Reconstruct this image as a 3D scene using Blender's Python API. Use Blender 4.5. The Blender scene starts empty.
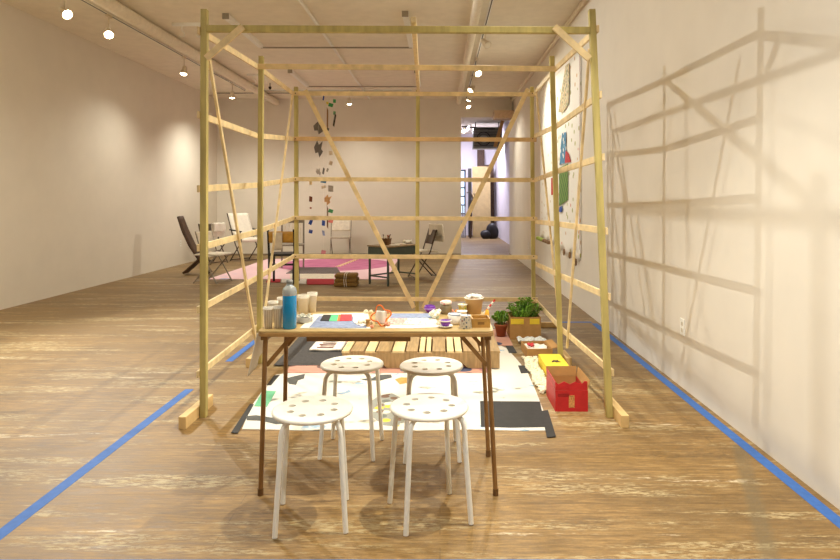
import bpy, math, random
from mathutils import Vector, Matrix
random.seed(7)
C = bpy.context.scene.collection
PI = math.pi
F, HX, HY, CZ = 615.0, 440.0, 199.0, 1.3

def G(px, py, z=0.0):
    d = F*(CZ-z)/(py-HY)
    return ((px-HX)*d/F, d)

# ------------------------------------------------------------------ helpers
class MB:
    def __init__(s): s.v = []; s.f = []; s.sm = []
    def add(s, vs, fs, smooth=False):
        n = len(s.v); s.v += [tuple(v) for v in vs]
        for f in fs: s.f.append([i+n for i in f]); s.sm.append(smooth)
        return s
    def box(s, c, size, rz=0, rx=0, ry=0):
        R = Matrix.Rotation(rz, 3, 'Z') @ Matrix.Rotation(ry, 3, 'Y') @ Matrix.Rotation(rx, 3, 'X')
        c = Vector(c); vs = []
        for dx in (-.5, .5):
            for dy in (-.5, .5):
                for dz in (-.5, .5):
                    vs.append(c + R @ Vector((dx*size[0], dy*size[1], dz*size[2])))
        return s.add(vs, [(0,1,3,2),(4,6,7,5),(0,4,5,1),(2,3,7,6),(0,2,6,4),(1,5,7,3)])
    def bar(s, a, b, w, h, up=(0,0,1)):
        """rectangular bar a->b, h measured along up, w across"""
        a = Vector(a); b = Vector(b); d = (b-a).normalized(); u = Vector(up)
        side = d.cross(u).normalized(); u = side.cross(d).normalized()
        vs = []
        for p in (a, b):
            for i, j in ((-1,-1),(1,-1),(1,1),(-1,1)):
                vs.append(p + side*(w/2*i) + u*(h/2*j))
        return s.add(vs, [(3,2,1,0),(4,5,6,7),(0,1,5,4),(1,2,6,5),(2,3,7,6),(3,0,4,7)])
    def tube(s, pts, r, seg=10, caps=True):
        pts = [Vector(p) for p in pts]; n = len(pts)
        rs = r if isinstance(r, (list, tuple)) else [r]*n
        t0 = (pts[1]-pts[0]).normalized()
        u = t0.orthogonal().normalized(); vs = []
        for i, p in enumerate(pts):
            if i == 0: t = t0
            elif i == n-1: t = (pts[-1]-pts[-2]).normalized()
            else: t = ((pts[i+1]-p).normalized() + (p-pts[i-1]).normalized()).normalized()
            u = (u - t*u.dot(t)).normalized(); w = t.cross(u)
            for k in range(seg):
                a = 2*PI*k/seg
                vs.append(p + (u*math.cos(a) + w*math.sin(a))*rs[i])
        fs = []
        for i in range(n-1):
            for k in range(seg):
                k2 = (k+1) % seg
                fs.append((i*seg+k, i*seg+k2, (i+1)*seg+k2, (i+1)*seg+k))
        s.add(vs, fs, True)
        if caps:
            s.add(vs[:seg], [tuple(range(seg))[::-1]]); s.add(vs[-seg:], [tuple(range(seg))])
        return s
    def lathe(s, prof, c=(0,0,0), seg=24, smooth=True, M=None):
        vs = []; c = Vector(c)
        for r, z in prof:
            for k in range(seg):
                a = 2*PI*k/seg
                q = Vector((r*math.cos(a), r*math.sin(a), z))
                if M: q = M @ q
                vs.append(c+q)
        fs = []
        for i in range(len(prof)-1):
            for k in range(seg):
                k2 = (k+1) % seg
                fs.append((i*seg+k, i*seg+k2, (i+1)*seg+k2, (i+1)*seg+k))
        s.add(vs, fs, smooth)
        return s
    def prism(s, pts, z0, z1):
        n = len(pts)
        a = sum(pts[i][0]*pts[(i+1)%n][1]-pts[(i+1)%n][0]*pts[i][1] for i in range(n))
        if a < 0: pts = pts[::-1]
        vs = [(x,y,z0) for x,y in pts]+[(x,y,z1) for x,y in pts]
        fs = [tuple(range(n))[::-1], tuple(range(n,2*n))]
        for i in range(n):
            j = (i+1)%n; fs.append((i,j,n+j,n+i))
        return s.add(vs, fs)
    def sheet(s, fn, nu, nv, th=0.003, smooth=True):
        """closed thin sheet from fn(u,v)->Vector, thickened along the normal"""
        g = [[Vector(fn(i/nu, j/nv)) for j in range(nv+1)] for i in range(nu+1)]
        top = []; bot = []
        for i in range(nu+1):
            for j in range(nv+1):
                a = g[min(i+1,nu)][j]-g[max(i-1,0)][j]; b = g[i][min(j+1,nv)]-g[i][max(j-1,0)]
                n = a.cross(b); n = n.normalized() if n.length > 1e-9 else Vector((0,0,1))
                top.append(g[i][j]+n*th/2); bot.append(g[i][j]-n*th/2)
        N = (nu+1)*(nv+1); I = lambda i,j: i*(nv+1)+j; fs = []
        for i in range(nu):
            for j in range(nv):
                fs.append((I(i,j),I(i+1,j),I(i+1,j+1),I(i,j+1)))
                fs.append((N+I(i,j),N+I(i,j+1),N+I(i+1,j+1),N+I(i+1,j)))
        for i in range(nu):
            fs.append((I(i+1,0),I(i,0),N+I(i,0),N+I(i+1,0))); fs.append((I(i,nv),I(i+1,nv),N+I(i+1,nv),N+I(i,nv)))
        for j in range(nv):
            fs.append((I(0,j),I(0,j+1),N+I(0,j+1),N+I(0,j))); fs.append((I(nu,j+1),I(nu,j),N+I(nu,j),N+I(nu,j+1)))
        return s.add(top+bot, fs, smooth)
    def build(s, name, mat, parent=None, loc=(0,0,0), bevel=0, rz=0):
        me = bpy.data.meshes.new(name); me.from_pydata(s.v, [], s.f); me.update()
        for p, q in zip(me.polygons, s.sm): p.use_smooth = q
        me.materials.append(mat)
        o = bpy.data.objects.new(name, me); C.objects.link(o)
        o.location = loc; o.rotation_euler = (0,0,rz)
        if parent: o.parent = parent
        if bevel:
            m = o.modifiers.new('bevel', 'BEVEL'); m.width = bevel; m.segments = 2; m.limit_method = 'ANGLE'
        return o

def tag(o, label, cat, group=None):
    o['label'] = label; o['category'] = cat
    if group: o['group'] = group
    return o
def thing(name, label, cat, loc=(0,0,0), rz=0, group=None):
    o = bpy.data.objects.new(name, None); C.objects.link(o); o.empty_display_size = .1
    o.location = loc; o.rotation_euler = (0,0,rz)
    return tag(o, label, cat, group)
def struct(o): o['kind'] = 'structure'; return o
def dup(root, loc, rz, label, group=None):
    r = root.copy(); C.objects.link(r); r.location = loc; r.rotation_euler = (0,0,rz); r['label'] = label
    if group: r['group'] = group
    for ch in list(root.children):
        c = ch.copy(); C.objects.link(c); c.parent = r
        for g in ch.children:
            d = g.copy(); C.objects.link(d); d.parent = c
    return r

# ------------------------------------------------------------------ materials
def srgb(r, g, b):
    f = lambda c: (c/255/12.92) if c/255 <= .04045 else ((c/255+.055)/1.055)**2.4
    return (f(r), f(g), f(b), 1)
MATS = {}
def mat(name, rgb, rough=.6, metal=0, noise=.06, nscale=20, bump=0, trans=0, stretch=(1,1,1), alpha=1, ior=1.45, coat=0):
    if name in MATS: return MATS[name]
    m = bpy.data.materials.new(name); m.use_nodes = True; nt = m.node_tree; N = nt.nodes; L = nt.links
    b = N['Principled BSDF']; b.inputs['Roughness'].default_value = rough; b.inputs['Metallic'].default_value = metal
    b.inputs['Transmission Weight'].default_value = trans; b.inputs['IOR'].default_value = ior
    b.inputs['Coat Weight'].default_value = coat
    tc = N.new('ShaderNodeTexCoord'); mp = N.new('ShaderNodeMapping'); mp.inputs['Scale'].default_value = stretch
    nz = N.new('ShaderNodeTexNoise'); nz.inputs['Scale'].default_value = nscale; nz.inputs['Detail'].default_value = 5
    L.new(tc.outputs['Object'], mp.inputs[0]); L.new(mp.outputs[0], nz.inputs[0])
    cr = N.new('ShaderNodeValToRGB'); c = srgb(*rgb)
    cr.color_ramp.elements[0].position = .3; cr.color_ramp.elements[1].position = .7
    cr.color_ramp.elements[0].color = [x*(1-noise*2) for x in c[:3]]+[1]
    cr.color_ramp.elements[1].color = [min(1,x*(1+noise*2)) for x in c[:3]]+[1]
    L.new(nz.outputs['Fac'], cr.inputs[0]); L.new(cr.outputs[0], b.inputs['Base Color'])
    if bump:
        bp = N.new('ShaderNodeBump'); bp.inputs['Strength'].default_value = bump; bp.inputs['Distance'].default_value = .01
        L.new(nz.outputs['Fac'], bp.inputs['Height']); L.new(bp.outputs[0], b.inputs['Normal'])
    MATS[name] = m; return m
def emit(name, rgb, strength):
    m = bpy.data.materials.new(name); m.use_nodes = True; N = m.node_tree.nodes
    b = N['Principled BSDF']; b.inputs['Base Color'].default_value = srgb(*rgb)
    b.inputs['Emission Color'].default_value = srgb(*rgb); b.inputs['Emission Strength'].default_value = strength
    return m
def nodes(name, rough=.7):
    m = bpy.data.materials.new(name); m.use_nodes = True; nt = m.node_tree
    b = nt.nodes['Principled BSDF']; b.inputs['Roughness'].default_value = rough
    return m, nt.nodes, nt.links, b
def ramp(N, els, interp='LINEAR'):
    r = N.new('ShaderNodeValToRGB'); r.color_ramp.interpolation = interp
    e = r.color_ramp.elements
    e[0].position, e[0].color = els[0]; e[1].position, e[1].color = els[-1]
    for p, c in els[1:-1]:
        q = e.new(p); q.color = c
    return r
def noise(N, L, co, scale, stretch=(1,1,1), detail=4, loc=(0,0,0), rough=.5):
    mp = N.new('ShaderNodeMapping'); mp.inputs['Scale'].default_value = stretch; mp.inputs['Location'].default_value = loc
    L.new(co, mp.inputs[0]); n = N.new('ShaderNodeTexNoise'); n.inputs['Scale'].default_value = scale
    n.inputs['Detail'].default_value = detail; n.inputs['Roughness'].default_value = rough
    L.new(mp.outputs[0], n.inputs[0]); return n
def mix(N, L, fac, a, b, mode='MIX'):
    x = N.new('ShaderNodeMix'); x.data_type = 'RGBA'; x.blend_type = mode
    if hasattr(fac, 'name') or hasattr(fac, 'links'): L.new(fac, x.inputs[0])
    else: x.inputs[0].default_value = fac
    for s, i in ((a,6),(b,7)):
        if isinstance(s, (tuple, list)): x.inputs[i].default_value = s
        else: L.new(s, x.inputs[i])
    return x.outputs[2]
W4 = (1,1,1,1); K4 = (0,0,0,1)

def floor_mat():
    m, N, L, b = nodes('worn_floor_boards', .5)
    co = N.new('ShaderNodeTexCoord').outputs['Object']
    br = N.new('ShaderNodeTexBrick'); br.inputs['Scale'].default_value = 1
    br.inputs['Brick Width'].default_value = 2.3; br.inputs['Row Height'].default_value = .082
    br.inputs['Mortar Size'].default_value = .0025; br.inputs['Mortar Smooth'].default_value = .3; br.inputs['Bias'].default_value = 0
    br.offset = .37; br.inputs['Color1'].default_value = srgb(144,113,67); br.inputs['Color2'].default_value = srgb(174,139,85)
    br.inputs['Mortar'].default_value = srgb(95,71,39); L.new(co, br.inputs[0])
    base = br.outputs['Color']
    big = noise(N, L, co, .7, (.6,1,1), 6, rough=.65)
    r = ramp(N, [(.3, srgb(124,97,57)), (.5, srgb(169,135,83)), (.72, srgb(194,159,98))]); L.new(big.outputs[0], r.inputs[0])
    base = mix(N, L, .6, base, r.outputs[0])
    st = noise(N, L, co, 20, (.3,2.6,1), 8, rough=.8)
    r2 = ramp(N, [(.3, srgb(110,93,67)), (.47, srgb(189,180,156)), (.60, W4), (.8, srgb(255,250,238))]); L.new(st.outputs[0], r2.inputs[0])
    base = mix(N, L, 0.75, base, r2.outputs[0], 'MULTIPLY')
    gr = noise(N, L, co, 1.6, (.4,1.3,1), 7, (3,1,0), .7)
    r3 = ramp(N, [(.44, K4), (.66, (.6,.6,.6,1))]); L.new(gr.outputs[0], r3.inputs[0])
    base = mix(N, L, r3.outputs[0], base, srgb(108,85,52))
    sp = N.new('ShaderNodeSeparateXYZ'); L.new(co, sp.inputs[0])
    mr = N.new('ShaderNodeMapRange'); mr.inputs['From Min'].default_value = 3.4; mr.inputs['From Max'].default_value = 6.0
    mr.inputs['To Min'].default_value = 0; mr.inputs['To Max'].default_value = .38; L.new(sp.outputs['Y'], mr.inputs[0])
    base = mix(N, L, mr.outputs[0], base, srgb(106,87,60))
    def flecks(base, sc, stx, th, sc2, loc, col, amt):
        p1 = noise(N, L, co, sc, stx, 7, loc, .72); r4 = ramp(N, [(th, K4), (th+.07, W4)]); L.new(p1.outputs[0], r4.inputs[0])
        p2 = noise(N, L, co, sc2, (.4,1.8,1), 5, loc, .75); r5 = ramp(N, [(.47, K4), (.55, W4)]); L.new(p2.outputs[0], r5.inputs[0])
        k = mix(N, L, 1, r4.outputs[0], r5.outputs[0], 'MULTIPLY'); k = mix(N, L, 1, k, (amt,amt,amt,1), 'MULTIPLY')
        return mix(N, L, k, base, col)
    base = flecks(base, 2.2, (.3,2.4,1), .52, 42, (5,2,0), srgb(196,180,137), .62)
    base = flecks(base, 2.0, (.3,3.6,1), .60, 26, (11,7,0), srgb(228,216,186), .85)
    base = flecks(base, 3.0, (.35,2.6,1), .56, 50, (2,17,0), srgb(84,65,41), .5)
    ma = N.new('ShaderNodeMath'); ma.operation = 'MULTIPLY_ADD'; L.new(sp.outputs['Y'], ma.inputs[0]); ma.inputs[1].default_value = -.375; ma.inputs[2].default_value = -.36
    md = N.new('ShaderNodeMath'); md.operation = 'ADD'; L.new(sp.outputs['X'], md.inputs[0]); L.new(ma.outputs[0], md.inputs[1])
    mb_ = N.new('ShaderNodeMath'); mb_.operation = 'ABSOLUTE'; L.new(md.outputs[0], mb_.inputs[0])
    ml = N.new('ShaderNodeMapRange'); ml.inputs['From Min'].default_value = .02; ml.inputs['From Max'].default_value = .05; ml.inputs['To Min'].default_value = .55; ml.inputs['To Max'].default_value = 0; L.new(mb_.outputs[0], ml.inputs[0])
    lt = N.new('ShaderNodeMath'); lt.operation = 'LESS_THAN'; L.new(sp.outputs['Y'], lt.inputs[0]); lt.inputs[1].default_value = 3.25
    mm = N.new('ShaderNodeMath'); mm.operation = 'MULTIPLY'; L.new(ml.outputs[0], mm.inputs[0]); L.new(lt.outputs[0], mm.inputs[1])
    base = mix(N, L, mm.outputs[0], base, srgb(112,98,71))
    L.new(base, b.inputs['Base Color'])
    bp = N.new('ShaderNodeBump'); bp.inputs['Strength'].default_value = .35; bp.inputs['Distance'].default_value = .004
    L.new(st.outputs[0], bp.inputs['Height']); L.new(bp.outputs[0], b.inputs['Normal'])
    rr = ramp(N, [(.3, (.42,)*3+(1,)), (.7, (.7,)*3+(1,))]); L.new(st.outputs[0], rr.inputs[0]); L.new(rr.outputs[0], b.inputs['Roughness'])
    return m
def spotted(name, base, cols, scale, thr, rough=.8, stretch=(1,1,1)):
    """base colour sprinkled with random coloured dabs"""
    m, N, L, b = nodes(name, rough)
    co = N.new('ShaderNodeTexCoord').outputs['Object']
    mp = N.new('ShaderNodeMapping'); mp.inputs['Scale'].default_value = stretch; L.new(co, mp.inputs[0])
    v = N.new('ShaderNodeTexVoronoi'); v.inputs['Scale'].default_value = scale; L.new(mp.outputs[0], v.inputs[0])
    r = ramp(N, [(thr, W4), (thr+.04, K4)]); L.new(v.outputs['Distance'], r.inputs[0])
    s = N.new('ShaderNodeSeparateColor'); L.new(v.outputs['Color'], s.inputs[0])
    n = len(cols); cr = ramp(N, [((i+.001)/n, srgb(*c)) for i, c in enumerate(cols)], 'CONSTANT'); L.new(s.outputs[0], cr.inputs[0])
    L.new(mix(N, L, r.outputs[0], srgb(*base), cr.outputs[0]), b.inputs['Base Color'])
    return m
def stripes(name, ca, cb, scale, axis, rough=.85, thr=.5):
    m, N, L, b = nodes(name, rough)
    co = N.new('ShaderNodeTexCoord').outputs['Object']
    w = N.new('ShaderNodeTexWave'); w.bands_direction = axis; w.inputs['Scale'].default_value = scale; w.inputs['Distortion'].default_value = .6
    L.new(co, w.inputs[0]); r = ramp(N, [(thr-.05, srgb(*ca)), (thr+.05, srgb(*cb))]); L.new(w.outputs[0], r.inputs[0])
    L.new(r.outputs[0], b.inputs['Base Color']); return m

FLOOR = floor_mat()
WALL = mat('painted_plaster_wall', (226,218,204), .85, noise=.012, nscale=3, bump=.04)
CEIL = mat('painted_ceiling', (240,232,214), .9, noise=.02, nscale=7, bump=.25)
WHITE = mat('white_painted_metal', (242,240,232), .35, noise=.01)
SEATW = mat('white_plastic_seat', (246,242,230), .38, noise=.01)
PINE = mat('pine_lath', (222,198,150), .6, noise=.08, nscale=14, stretch=(1,1,1))
PINE2 = mat('reddish_pine', (208,172,122), .6, noise=.08, nscale=12)
GREENP = mat('green_treated_pine', (180,164,100), .65, noise=.12, nscale=5, stretch=(4,4,.6))
BLOCK = mat('cut_stud_wood', (212,180,124), .65, noise=.07, nscale=10)
BROWNM = mat('brown_enamel_metal', (138,100,56), .4, noise=.04)
TOPM = mat('wood_laminate', (180,152,100), .4, noise=.1, nscale=9, stretch=(.6,6,1))
BTAPE = mat('blue_painters_tape', (58,104,176), .7, noise=.05, nscale=30)
BLACK = mat('black_gaffer', (44,42,40), .75, noise=.08)
CHAR = mat('charcoal_mat', (72,68,66), .95, noise=.08, nscale=50, bump=.3)
PAPER = mat('white_paper', (240,234,220), .8, noise=.02)
CARD = mat('brown_cardboard', (178,134,78), .85, noise=.04)
CARDY = mat('yellow_cardboard', (232,204,58), .8, noise=.03)
CLEAR = mat('clear_plastic', (240,242,242), .08, noise=0, trans=.9, ior=1.3)

# ------------------------------------------------------------------ room
XR, XL, YB, ZC, Y0 = 1.67, -5.15, 14.2, 3.62, -3.2
def wallbox(name, a, b, m=WALL):
    mb = MB(); mb.box([(a[i]+b[i])/2 for i in range(3)], [b[i]-a[i] for i in range(3)])
    return struct(mb.build(name, m))
wallbox('floor', (XL-.2,Y0-.2,-.15), (2.3,22.2,0), FLOOR)
wallbox('ceiling', (XL-.2,Y0-.2,ZC), (2.3,22.2,ZC+.15), CEIL)
wallbox('wall_left', (XL-.2,Y0,0), (XL,YB,ZC))
o = MB(); o.box(((XR+2.3)/2, (Y0+14.8)/2, 3.32/2), (2.3-XR, 14.8-Y0, 3.32)); o.box(((XR+.02+2.3)/2, (Y0+14.8)/2, (3.32+ZC)/2), (2.3-XR-.02, 14.8-Y0, ZC-3.32))
struct(o.build('wall_right', WALL))
o = MB(); o.box(((XL+.485)/2, YB+.1, ZC/2), (.485-XL, .2, ZC)); o.box(((.485+XR)/2, YB+.1, (3.19+ZC)/2), (XR-.485, .2, ZC-3.19))
struct(o.build('wall_back', WALL))
wallbox('wall_behind_camera', (XL,Y0-.2,0), (XR,Y0,ZC))
COOL = mat('cool_white_plaster', (222,218,226), .85, noise=.015, nscale=3)
wallbox('wall_far_room_right', (1.98,14.8,0), (2.3,22,ZC), COOL)
wallbox('wall_far_room_left', (-1.6,YB+.2,0), (-1.4,22,ZC), COOL)
# far wall of the back room with a window opening
WX0, WX1, WZ0, WZ1 = .1, .92, .75, 2.35
o = MB(); Yf = 22.0
for a, b in (((-1.6,0),(WX0,ZC)), ((WX1,0),(2.3,ZC)), ((WX0,0),(WX1,WZ0)), ((WX0,WZ1),(WX1,ZC))):
    o.box(((a[0]+b[0])/2, Yf+.1, (a[1]+b[1])/2), (b[0]-a[0], .2, b[1]-a[1]))
struct(o.build('wall_far', COOL))
fr = MB()
for x in (WX0+.025, (WX0+WX1)/2, WX1-.025): fr.box((x, Yf+.08, (WZ0+WZ1)/2), (.05, .06, WZ1-WZ0))
for i in range(6): fr.box(((WX0+WX1)/2, Yf+.08, WZ0+.025+i*(WZ1-WZ0-.05)/5), (WX1-WX0, .055, .05))
w1 = struct(fr.build('window_1', mat('dark_window_frame', (46,50,58), .5)))
gl = MB(); gl.box(((WX0+WX1)/2, Yf+.09, (WZ0+WZ1)/2), (WX1-WX0-.06, .008, WZ1-WZ0-.06))
g = gl.build('window_pane', CLEAR, w1)
o = MB(); o.box(((XL+.485)/2, YB-.004, .02), (.485-XL, .01, .04)); struct(o.build('baseboard_shadow_back', mat('baseboard_shade', (150,132,108), .8)))  # darker strip paints the thin shadow along the foot of the wall
# opening reveal jamb trims
# soffit wedge by the doorway
o = MB(); o.prism([(1.22,YB-.35),(XR,YB-.35),(XR,YB),(1.22,YB)], 3.12, 3.3)
struct(o.build('trim_1', mat('boxed_duct_tan', (196,170,140), .8)))

# ------------------------------------------------------------------ ceiling services
def run(name, a, b, r, m, label, cat, group=None, seg=12):
    return tag(MB().tube([a,b], r, seg).build(name, m), label, cat, group)
PIPE = mat('painted_pipe', (238,228,208), .6, noise=.03)
TRACK = mat('track_grey', (150,140,124), .5, noise=.03)
run('ceiling_pipe', (.43,Y0,3.53), (.43,YB,3.53), .055, PIPE, 'fat cream painted pipe under the ceiling beside the right-hand lighting track', 'pipe')
run('ceiling_pipe', (-3.78,Y0,3.53), (-3.78,YB,3.53), .075, PIPE, 'thick cream painted pipe running beside the left lighting track', 'pipe')
run('ceiling_pipe', (XR-.0,Y0,ZC-.03), (XR,YB,ZC-.03), .03, PIPE, 'thin cream pipe in the corner of ceiling and right wall', 'pipe')
run('conduit', (-1.62,Y0,ZC-.02), (-1.62,YB,ZC-.02), .02, WHITE, 'slim long conduit down the middle of the ceiling', 'conduit')
run('conduit', (-2.68,9.2,ZC-.055), (-.42,9.2,ZC-.055), .012, TRACK, 'thin dark conduit crossing the ceiling, the nearer of the two crossings', 'conduit')
run('conduit', (-2.68,12.4,ZC-.055), (-.42,12.4,ZC-.055), .012, TRACK, 'thin dark conduit crossing the ceiling, the farther of the two crossings', 'conduit')
run('sprinkler_line', (-4.9,13.3,ZC-.03), (.3,13.3,ZC-.03), .012, TRACK, 'thin dark line across the ceiling just before the back wall', 'conduit')
def track(a, b, label):
    t = thing('lighting_track', label, 'lighting track', ((a[0]+b[0])/2, (a[1]+b[1])/2, a[2]))
    d = Vector(b)-Vector(a); h = d/2
    MB().bar(-h, h, .036, .03).build('rail', WHITE, t)
    MB().bar(-h-Vector((0,0,.0165)), h-Vector((0,0,.0165)), .012, .004).build('slot', mat('track_slot', (60,54,48), .6), t)
    return t
track((-4.12,Y0+.1,ZC-.0155), (-4.12,13.0,ZC-.0155), 'long white lighting track above the left wall side')
track((.6,Y0+.1,ZC-.0155), (.6,13.9,ZC-.0155), 'long lighting track on the ceiling beside the fat right-hand pipe')
track((-4.0,13.0,ZC-.0155), (-.6,13.0,ZC-.0155), 'short lighting track running across in front of the back wall')
for i, (x, ya, yb, l) in enumerate((( -2.68,7.7,9.2,'white ceiling channel, nearer one on the left of the middle conduit'),
        (-.43,7.6,9.2,'white ceiling channel, nearer one on the right of the middle conduit'),
        (-2.68,11.0,12.4,'white ceiling channel, farther one on the left of the middle conduit'),
        (-.42,11.0,12.4,'white ceiling channel, farther one on the right of the middle conduit'))):
    t = thing('ceiling_channel', l, 'light fitting', (x,(ya+yb)/2,ZC))
    MB().box((0,0,-.03), (.07,yb-ya,.06)).build('housing', WHITE, t, bevel=.004)
    MB().box((0,-(yb-ya)/2-.01,-.035), (.08,.02,.07)).build('end_cap', TRACK, t)
for x, y, l in ((-3.3,8.1,'nearer ceiling bracket with two hooks by the left pipe'),(-3.35,11.4,'farther ceiling bracket with two hooks by the left pipe')):
    t = thing('ceiling_bracket', l, 'bracket', (x,y,ZC))
    MB().box((0,0,-.02), (.45,.04,.04)).build('rail', WHITE, t)
    for s in (-.1,.12):
        MB().tube([(s,0,-.04),(s,0,-.1),(s+.03,0,-.13),(s+.04,0,-.17),(s,0,-.19),(s-.03,0,-.17)], .006, 6).build('hook', WHITE, t)
for x, y, l in ((-3.35,8.7,'small dark sprinkler head, nearest on the left'),(-3.4,12.3,'small dark sprinkler head, farther on the left')):
    t = thing('fire_sprinkler', l, 'sprinkler', (x,y,ZC))
    MB().tube([(0,0,0),(0,0,-.07)], .012, 8).build('stem', TRACK, t)
    MB().lathe([(.01,-.07),(.03,-.075),(.03,-.1),(.015,-.13)], seg=12).build('head', BLACK, t)

# lamps
GLOW = emit('lamp_glow', (255,236,200), 28)
CAN = mat('lamp_can_white', (226,214,192), .4, noise=.01)
def lamp(x, y, target, power, label, lit=True, blend=.6, angle=70, size=.03, col=(1,.962,.83), zt=ZC-.031, drop=.22):
    t = thing('track_lamp', label, 'lamp', (x,y,zt), 0, 'track lamps')
    MB().box((0,0,-.015), (.035,.11,.03)).build('adapter', CAN, t, bevel=.003)
    MB().tube([(0,0,-.03),(0,0,-drop+.03)], .008, 8).build('stem', CAN, t)
    d = (Vector(target)-Vector((x,y,zt-drop))).normalized()
    M = d.to_track_quat('Z','Y').to_matrix()
    c = Vector((0,0,-drop))
    hs = MB().lathe([(.0,-.07),(.028,-.07),(.034,-.06),(.038,-.01),(.056,.055),(.056,.062),(.052,.062),(.05,.045)], c, 20, True, M).build('lamp_housing', CAN, t)
    MB().lathe([(.048,.05),(.044,.066),(.03,.076),(0,.080)], c, 20, False, M).build('lamp_lens', GLOW if lit else PAPER, hs)
    if lit:
        L = bpy.data.lights.new('lamp_light', 'SPOT'); L.energy = power; L.color = col
        L.spot_size = math.radians(angle); L.spot_blend = blend; L.shadow_soft_size = size
        o = bpy.data.objects.new('lamp_light', L); C.objects.link(o); o.parent = t
        o.location = c + d*.095; o.rotation_euler = d.to_track_quat('-Z','Y').to_euler()
    return t
COOLW = (.97,1.0,.98)
# visible, left track
lamp(-4.12,6.75,(.2,4.6,.2), 310, col=COOLW, label= 'lit white track lamp nearest the camera on the left track', angle=115, blend=.5, drop=.24)
lamp(-4.12,7.65,(-2.2,4.2,.0), 280, 'dazzling white track lamp, second on the left track', angle=90, blend=.8)
lamp(-4.12,9.9,(-4.3,9.3,.0), 80, 'lit white track lamp, third on the left track', angle=135, blend=1)
lamp(-4.12,12.2,(-4.2,12.6,.0), 190, 'lit white track lamp, fourth on the left track near the back corner', angle=140, blend=1)
lamp(-1.92,13.0,(-1.8,13.3,0), 80, 'lit white track lamp hanging before the middle of the back wall', angle=140, blend=1)
# visible, right track
lamp(.6,8.15,(1.6,7.0,2.0), 0, 'unlit white track lamp on the right-hand track', lit=False)
lamp(.6,10.0,(1.67,8.2,1.4), 200, 'lit lamp nearest the camera on the right-hand track', angle=105, blend=1)
lamp(.6,11.5,(-1.8,10.0,0), 200, 'second lit lamp on the right-hand track', angle=110, blend=1)
lamp(.6,12.5,(-.4,13.6,.3), 60, 'third lit lamp on the right-hand track', angle=110, blend=1)
lamp(.6,13.5,(1.67,12.6,1.2), 90, 'farthest lit lamp on the right-hand track', angle=100, blend=1)
# tracks continue over and behind the camera
lamp(.6,3.9,(-.3,3.3,0), 85, 'added track lamp between the table lamp and the frame lamp', angle=100, blend=1)  # out of view, added to brighten the rear stool seats
lamp(.6,2.55,(.25,2.9,0), 235, 'track lamp above the folding table', angle=95, blend=.8, size=.03)
lamp(.6,.3,(1.67,1.6,.3), 170, col=COOLW, label= 'track lamp close to the camera lighting the right wall', angle=120, blend=1)
lamp(-4.12,1.8,(-5.1,3.6,2.0), 230, 'added track lamp washing the near left wall', angle=140, blend=1)  # unseen lamp, added to lift the near left wall
lamp(-4.12,5.3,(-4.0,5.8,.0), 150, 'added track lamp washing the middle of the left wall', angle=140, blend=1)  # extra lamp outside the view, put in to lighten the left wall
lamp(.6,5.2,(-1.1,4.4,0), 260, 'track lamp above the wooden frame', angle=100, blend=1)
lamp(-4.12,.3,(1.6,2.6,.4), 175, col=COOLW, label= 'track lamp behind the camera on the left track', angle=100, blend=1)
# ------------------------------------------------------------------ wooden frame
fr = thing('timber_frame', 'open cube of slender pine laths and green posts around the mats', 'wooden frame', (0,0,0))
PW = .038
def lerp(a,b,t): return a+(b-a)*t
def post(xb, xt, yb, yt=None, top=2.43, z0=0):
    yt = yb if yt is None else yt
    return MB().bar((xb,yb,z0), (xt,yt,top), PW, PW, (0,1,0)).build('post', GREENP, fr, bevel=.003)
PR = {'fl':(-1.41,-1.405,3.67),'ml':(-1.43,-1.415,4.87),'rl':(-1.445,-1.45,6.2),'fr':(1.01,.905,3.67),'mr':(.955,.885,4.87),'rr':(.945,.925,6.2)}
for k, (a, b, y) in PR.items(): post(a, b, y)
post(-.232,-.222,6.2,top=2.40)
def px(k, z): a, b, y = PR[k]; return lerp(a, b, z/2.43)
def lath(a, b, m=PINE, w=.014, h=.042, up=(0,0,1), name='rail'):
    return MB().bar(a, b, w, h, up).build(name, m, fr, bevel=.002)
off = PW/2+.007
# side rails
for fz, mz, rz in ((2.30,2.345,2.36),(1.80,1.80,1.91),(1.36,1.41,1.50),(1.01,1.04,1.11),(.643,.674,.725),(.26,.28,.30)):
    lath((px('fl',fz)-off,3.64,fz), (px('ml',mz)-off,4.869,mz)); lath((px('ml',mz)-off,4.871,mz), (px('rl',rz)-off,6.24,rz))
for fz, mz, rz in ((2.31,2.33,2.37),(1.92,1.88,1.935),(1.55,1.52,1.49),(1.11,1.10,1.07),(.72,.69,.645),(.27,.26,.27)):
    lath((px('fr',fz)+off,3.64,fz), (px('mr',mz)+off,4.869,mz)); lath((px('mr',mz)+off,4.871,mz), (px('rr',rz)+off,6.24,rz))
# rear rails (camera side of the posts)
for i, z in enumerate((2.36,1.905,1.50,1.11,.725,.30)):
    lath((px('rl',z)-.04,6.2-off,z), (px('rr',z)+.04,6.2-off,z-.01), PINE2 if i in (1,) else PINE)
lath((px('ml',2.34)-.04,4.87-off,2.345), (px('mr',2.33)+.03,4.87-off,2.325))
MB().bar((px('fl',2.31)+PW/2,3.67,2.315), (px('fr',2.31)-PW/2,3.67,2.305), PW, PW).build('top_bar', GREENP, fr, bevel=.003)
lath((-.155,3.6,2.352), (-.218,6.22,2.392), h=.03, w=.03, name='roof_rail')
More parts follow.
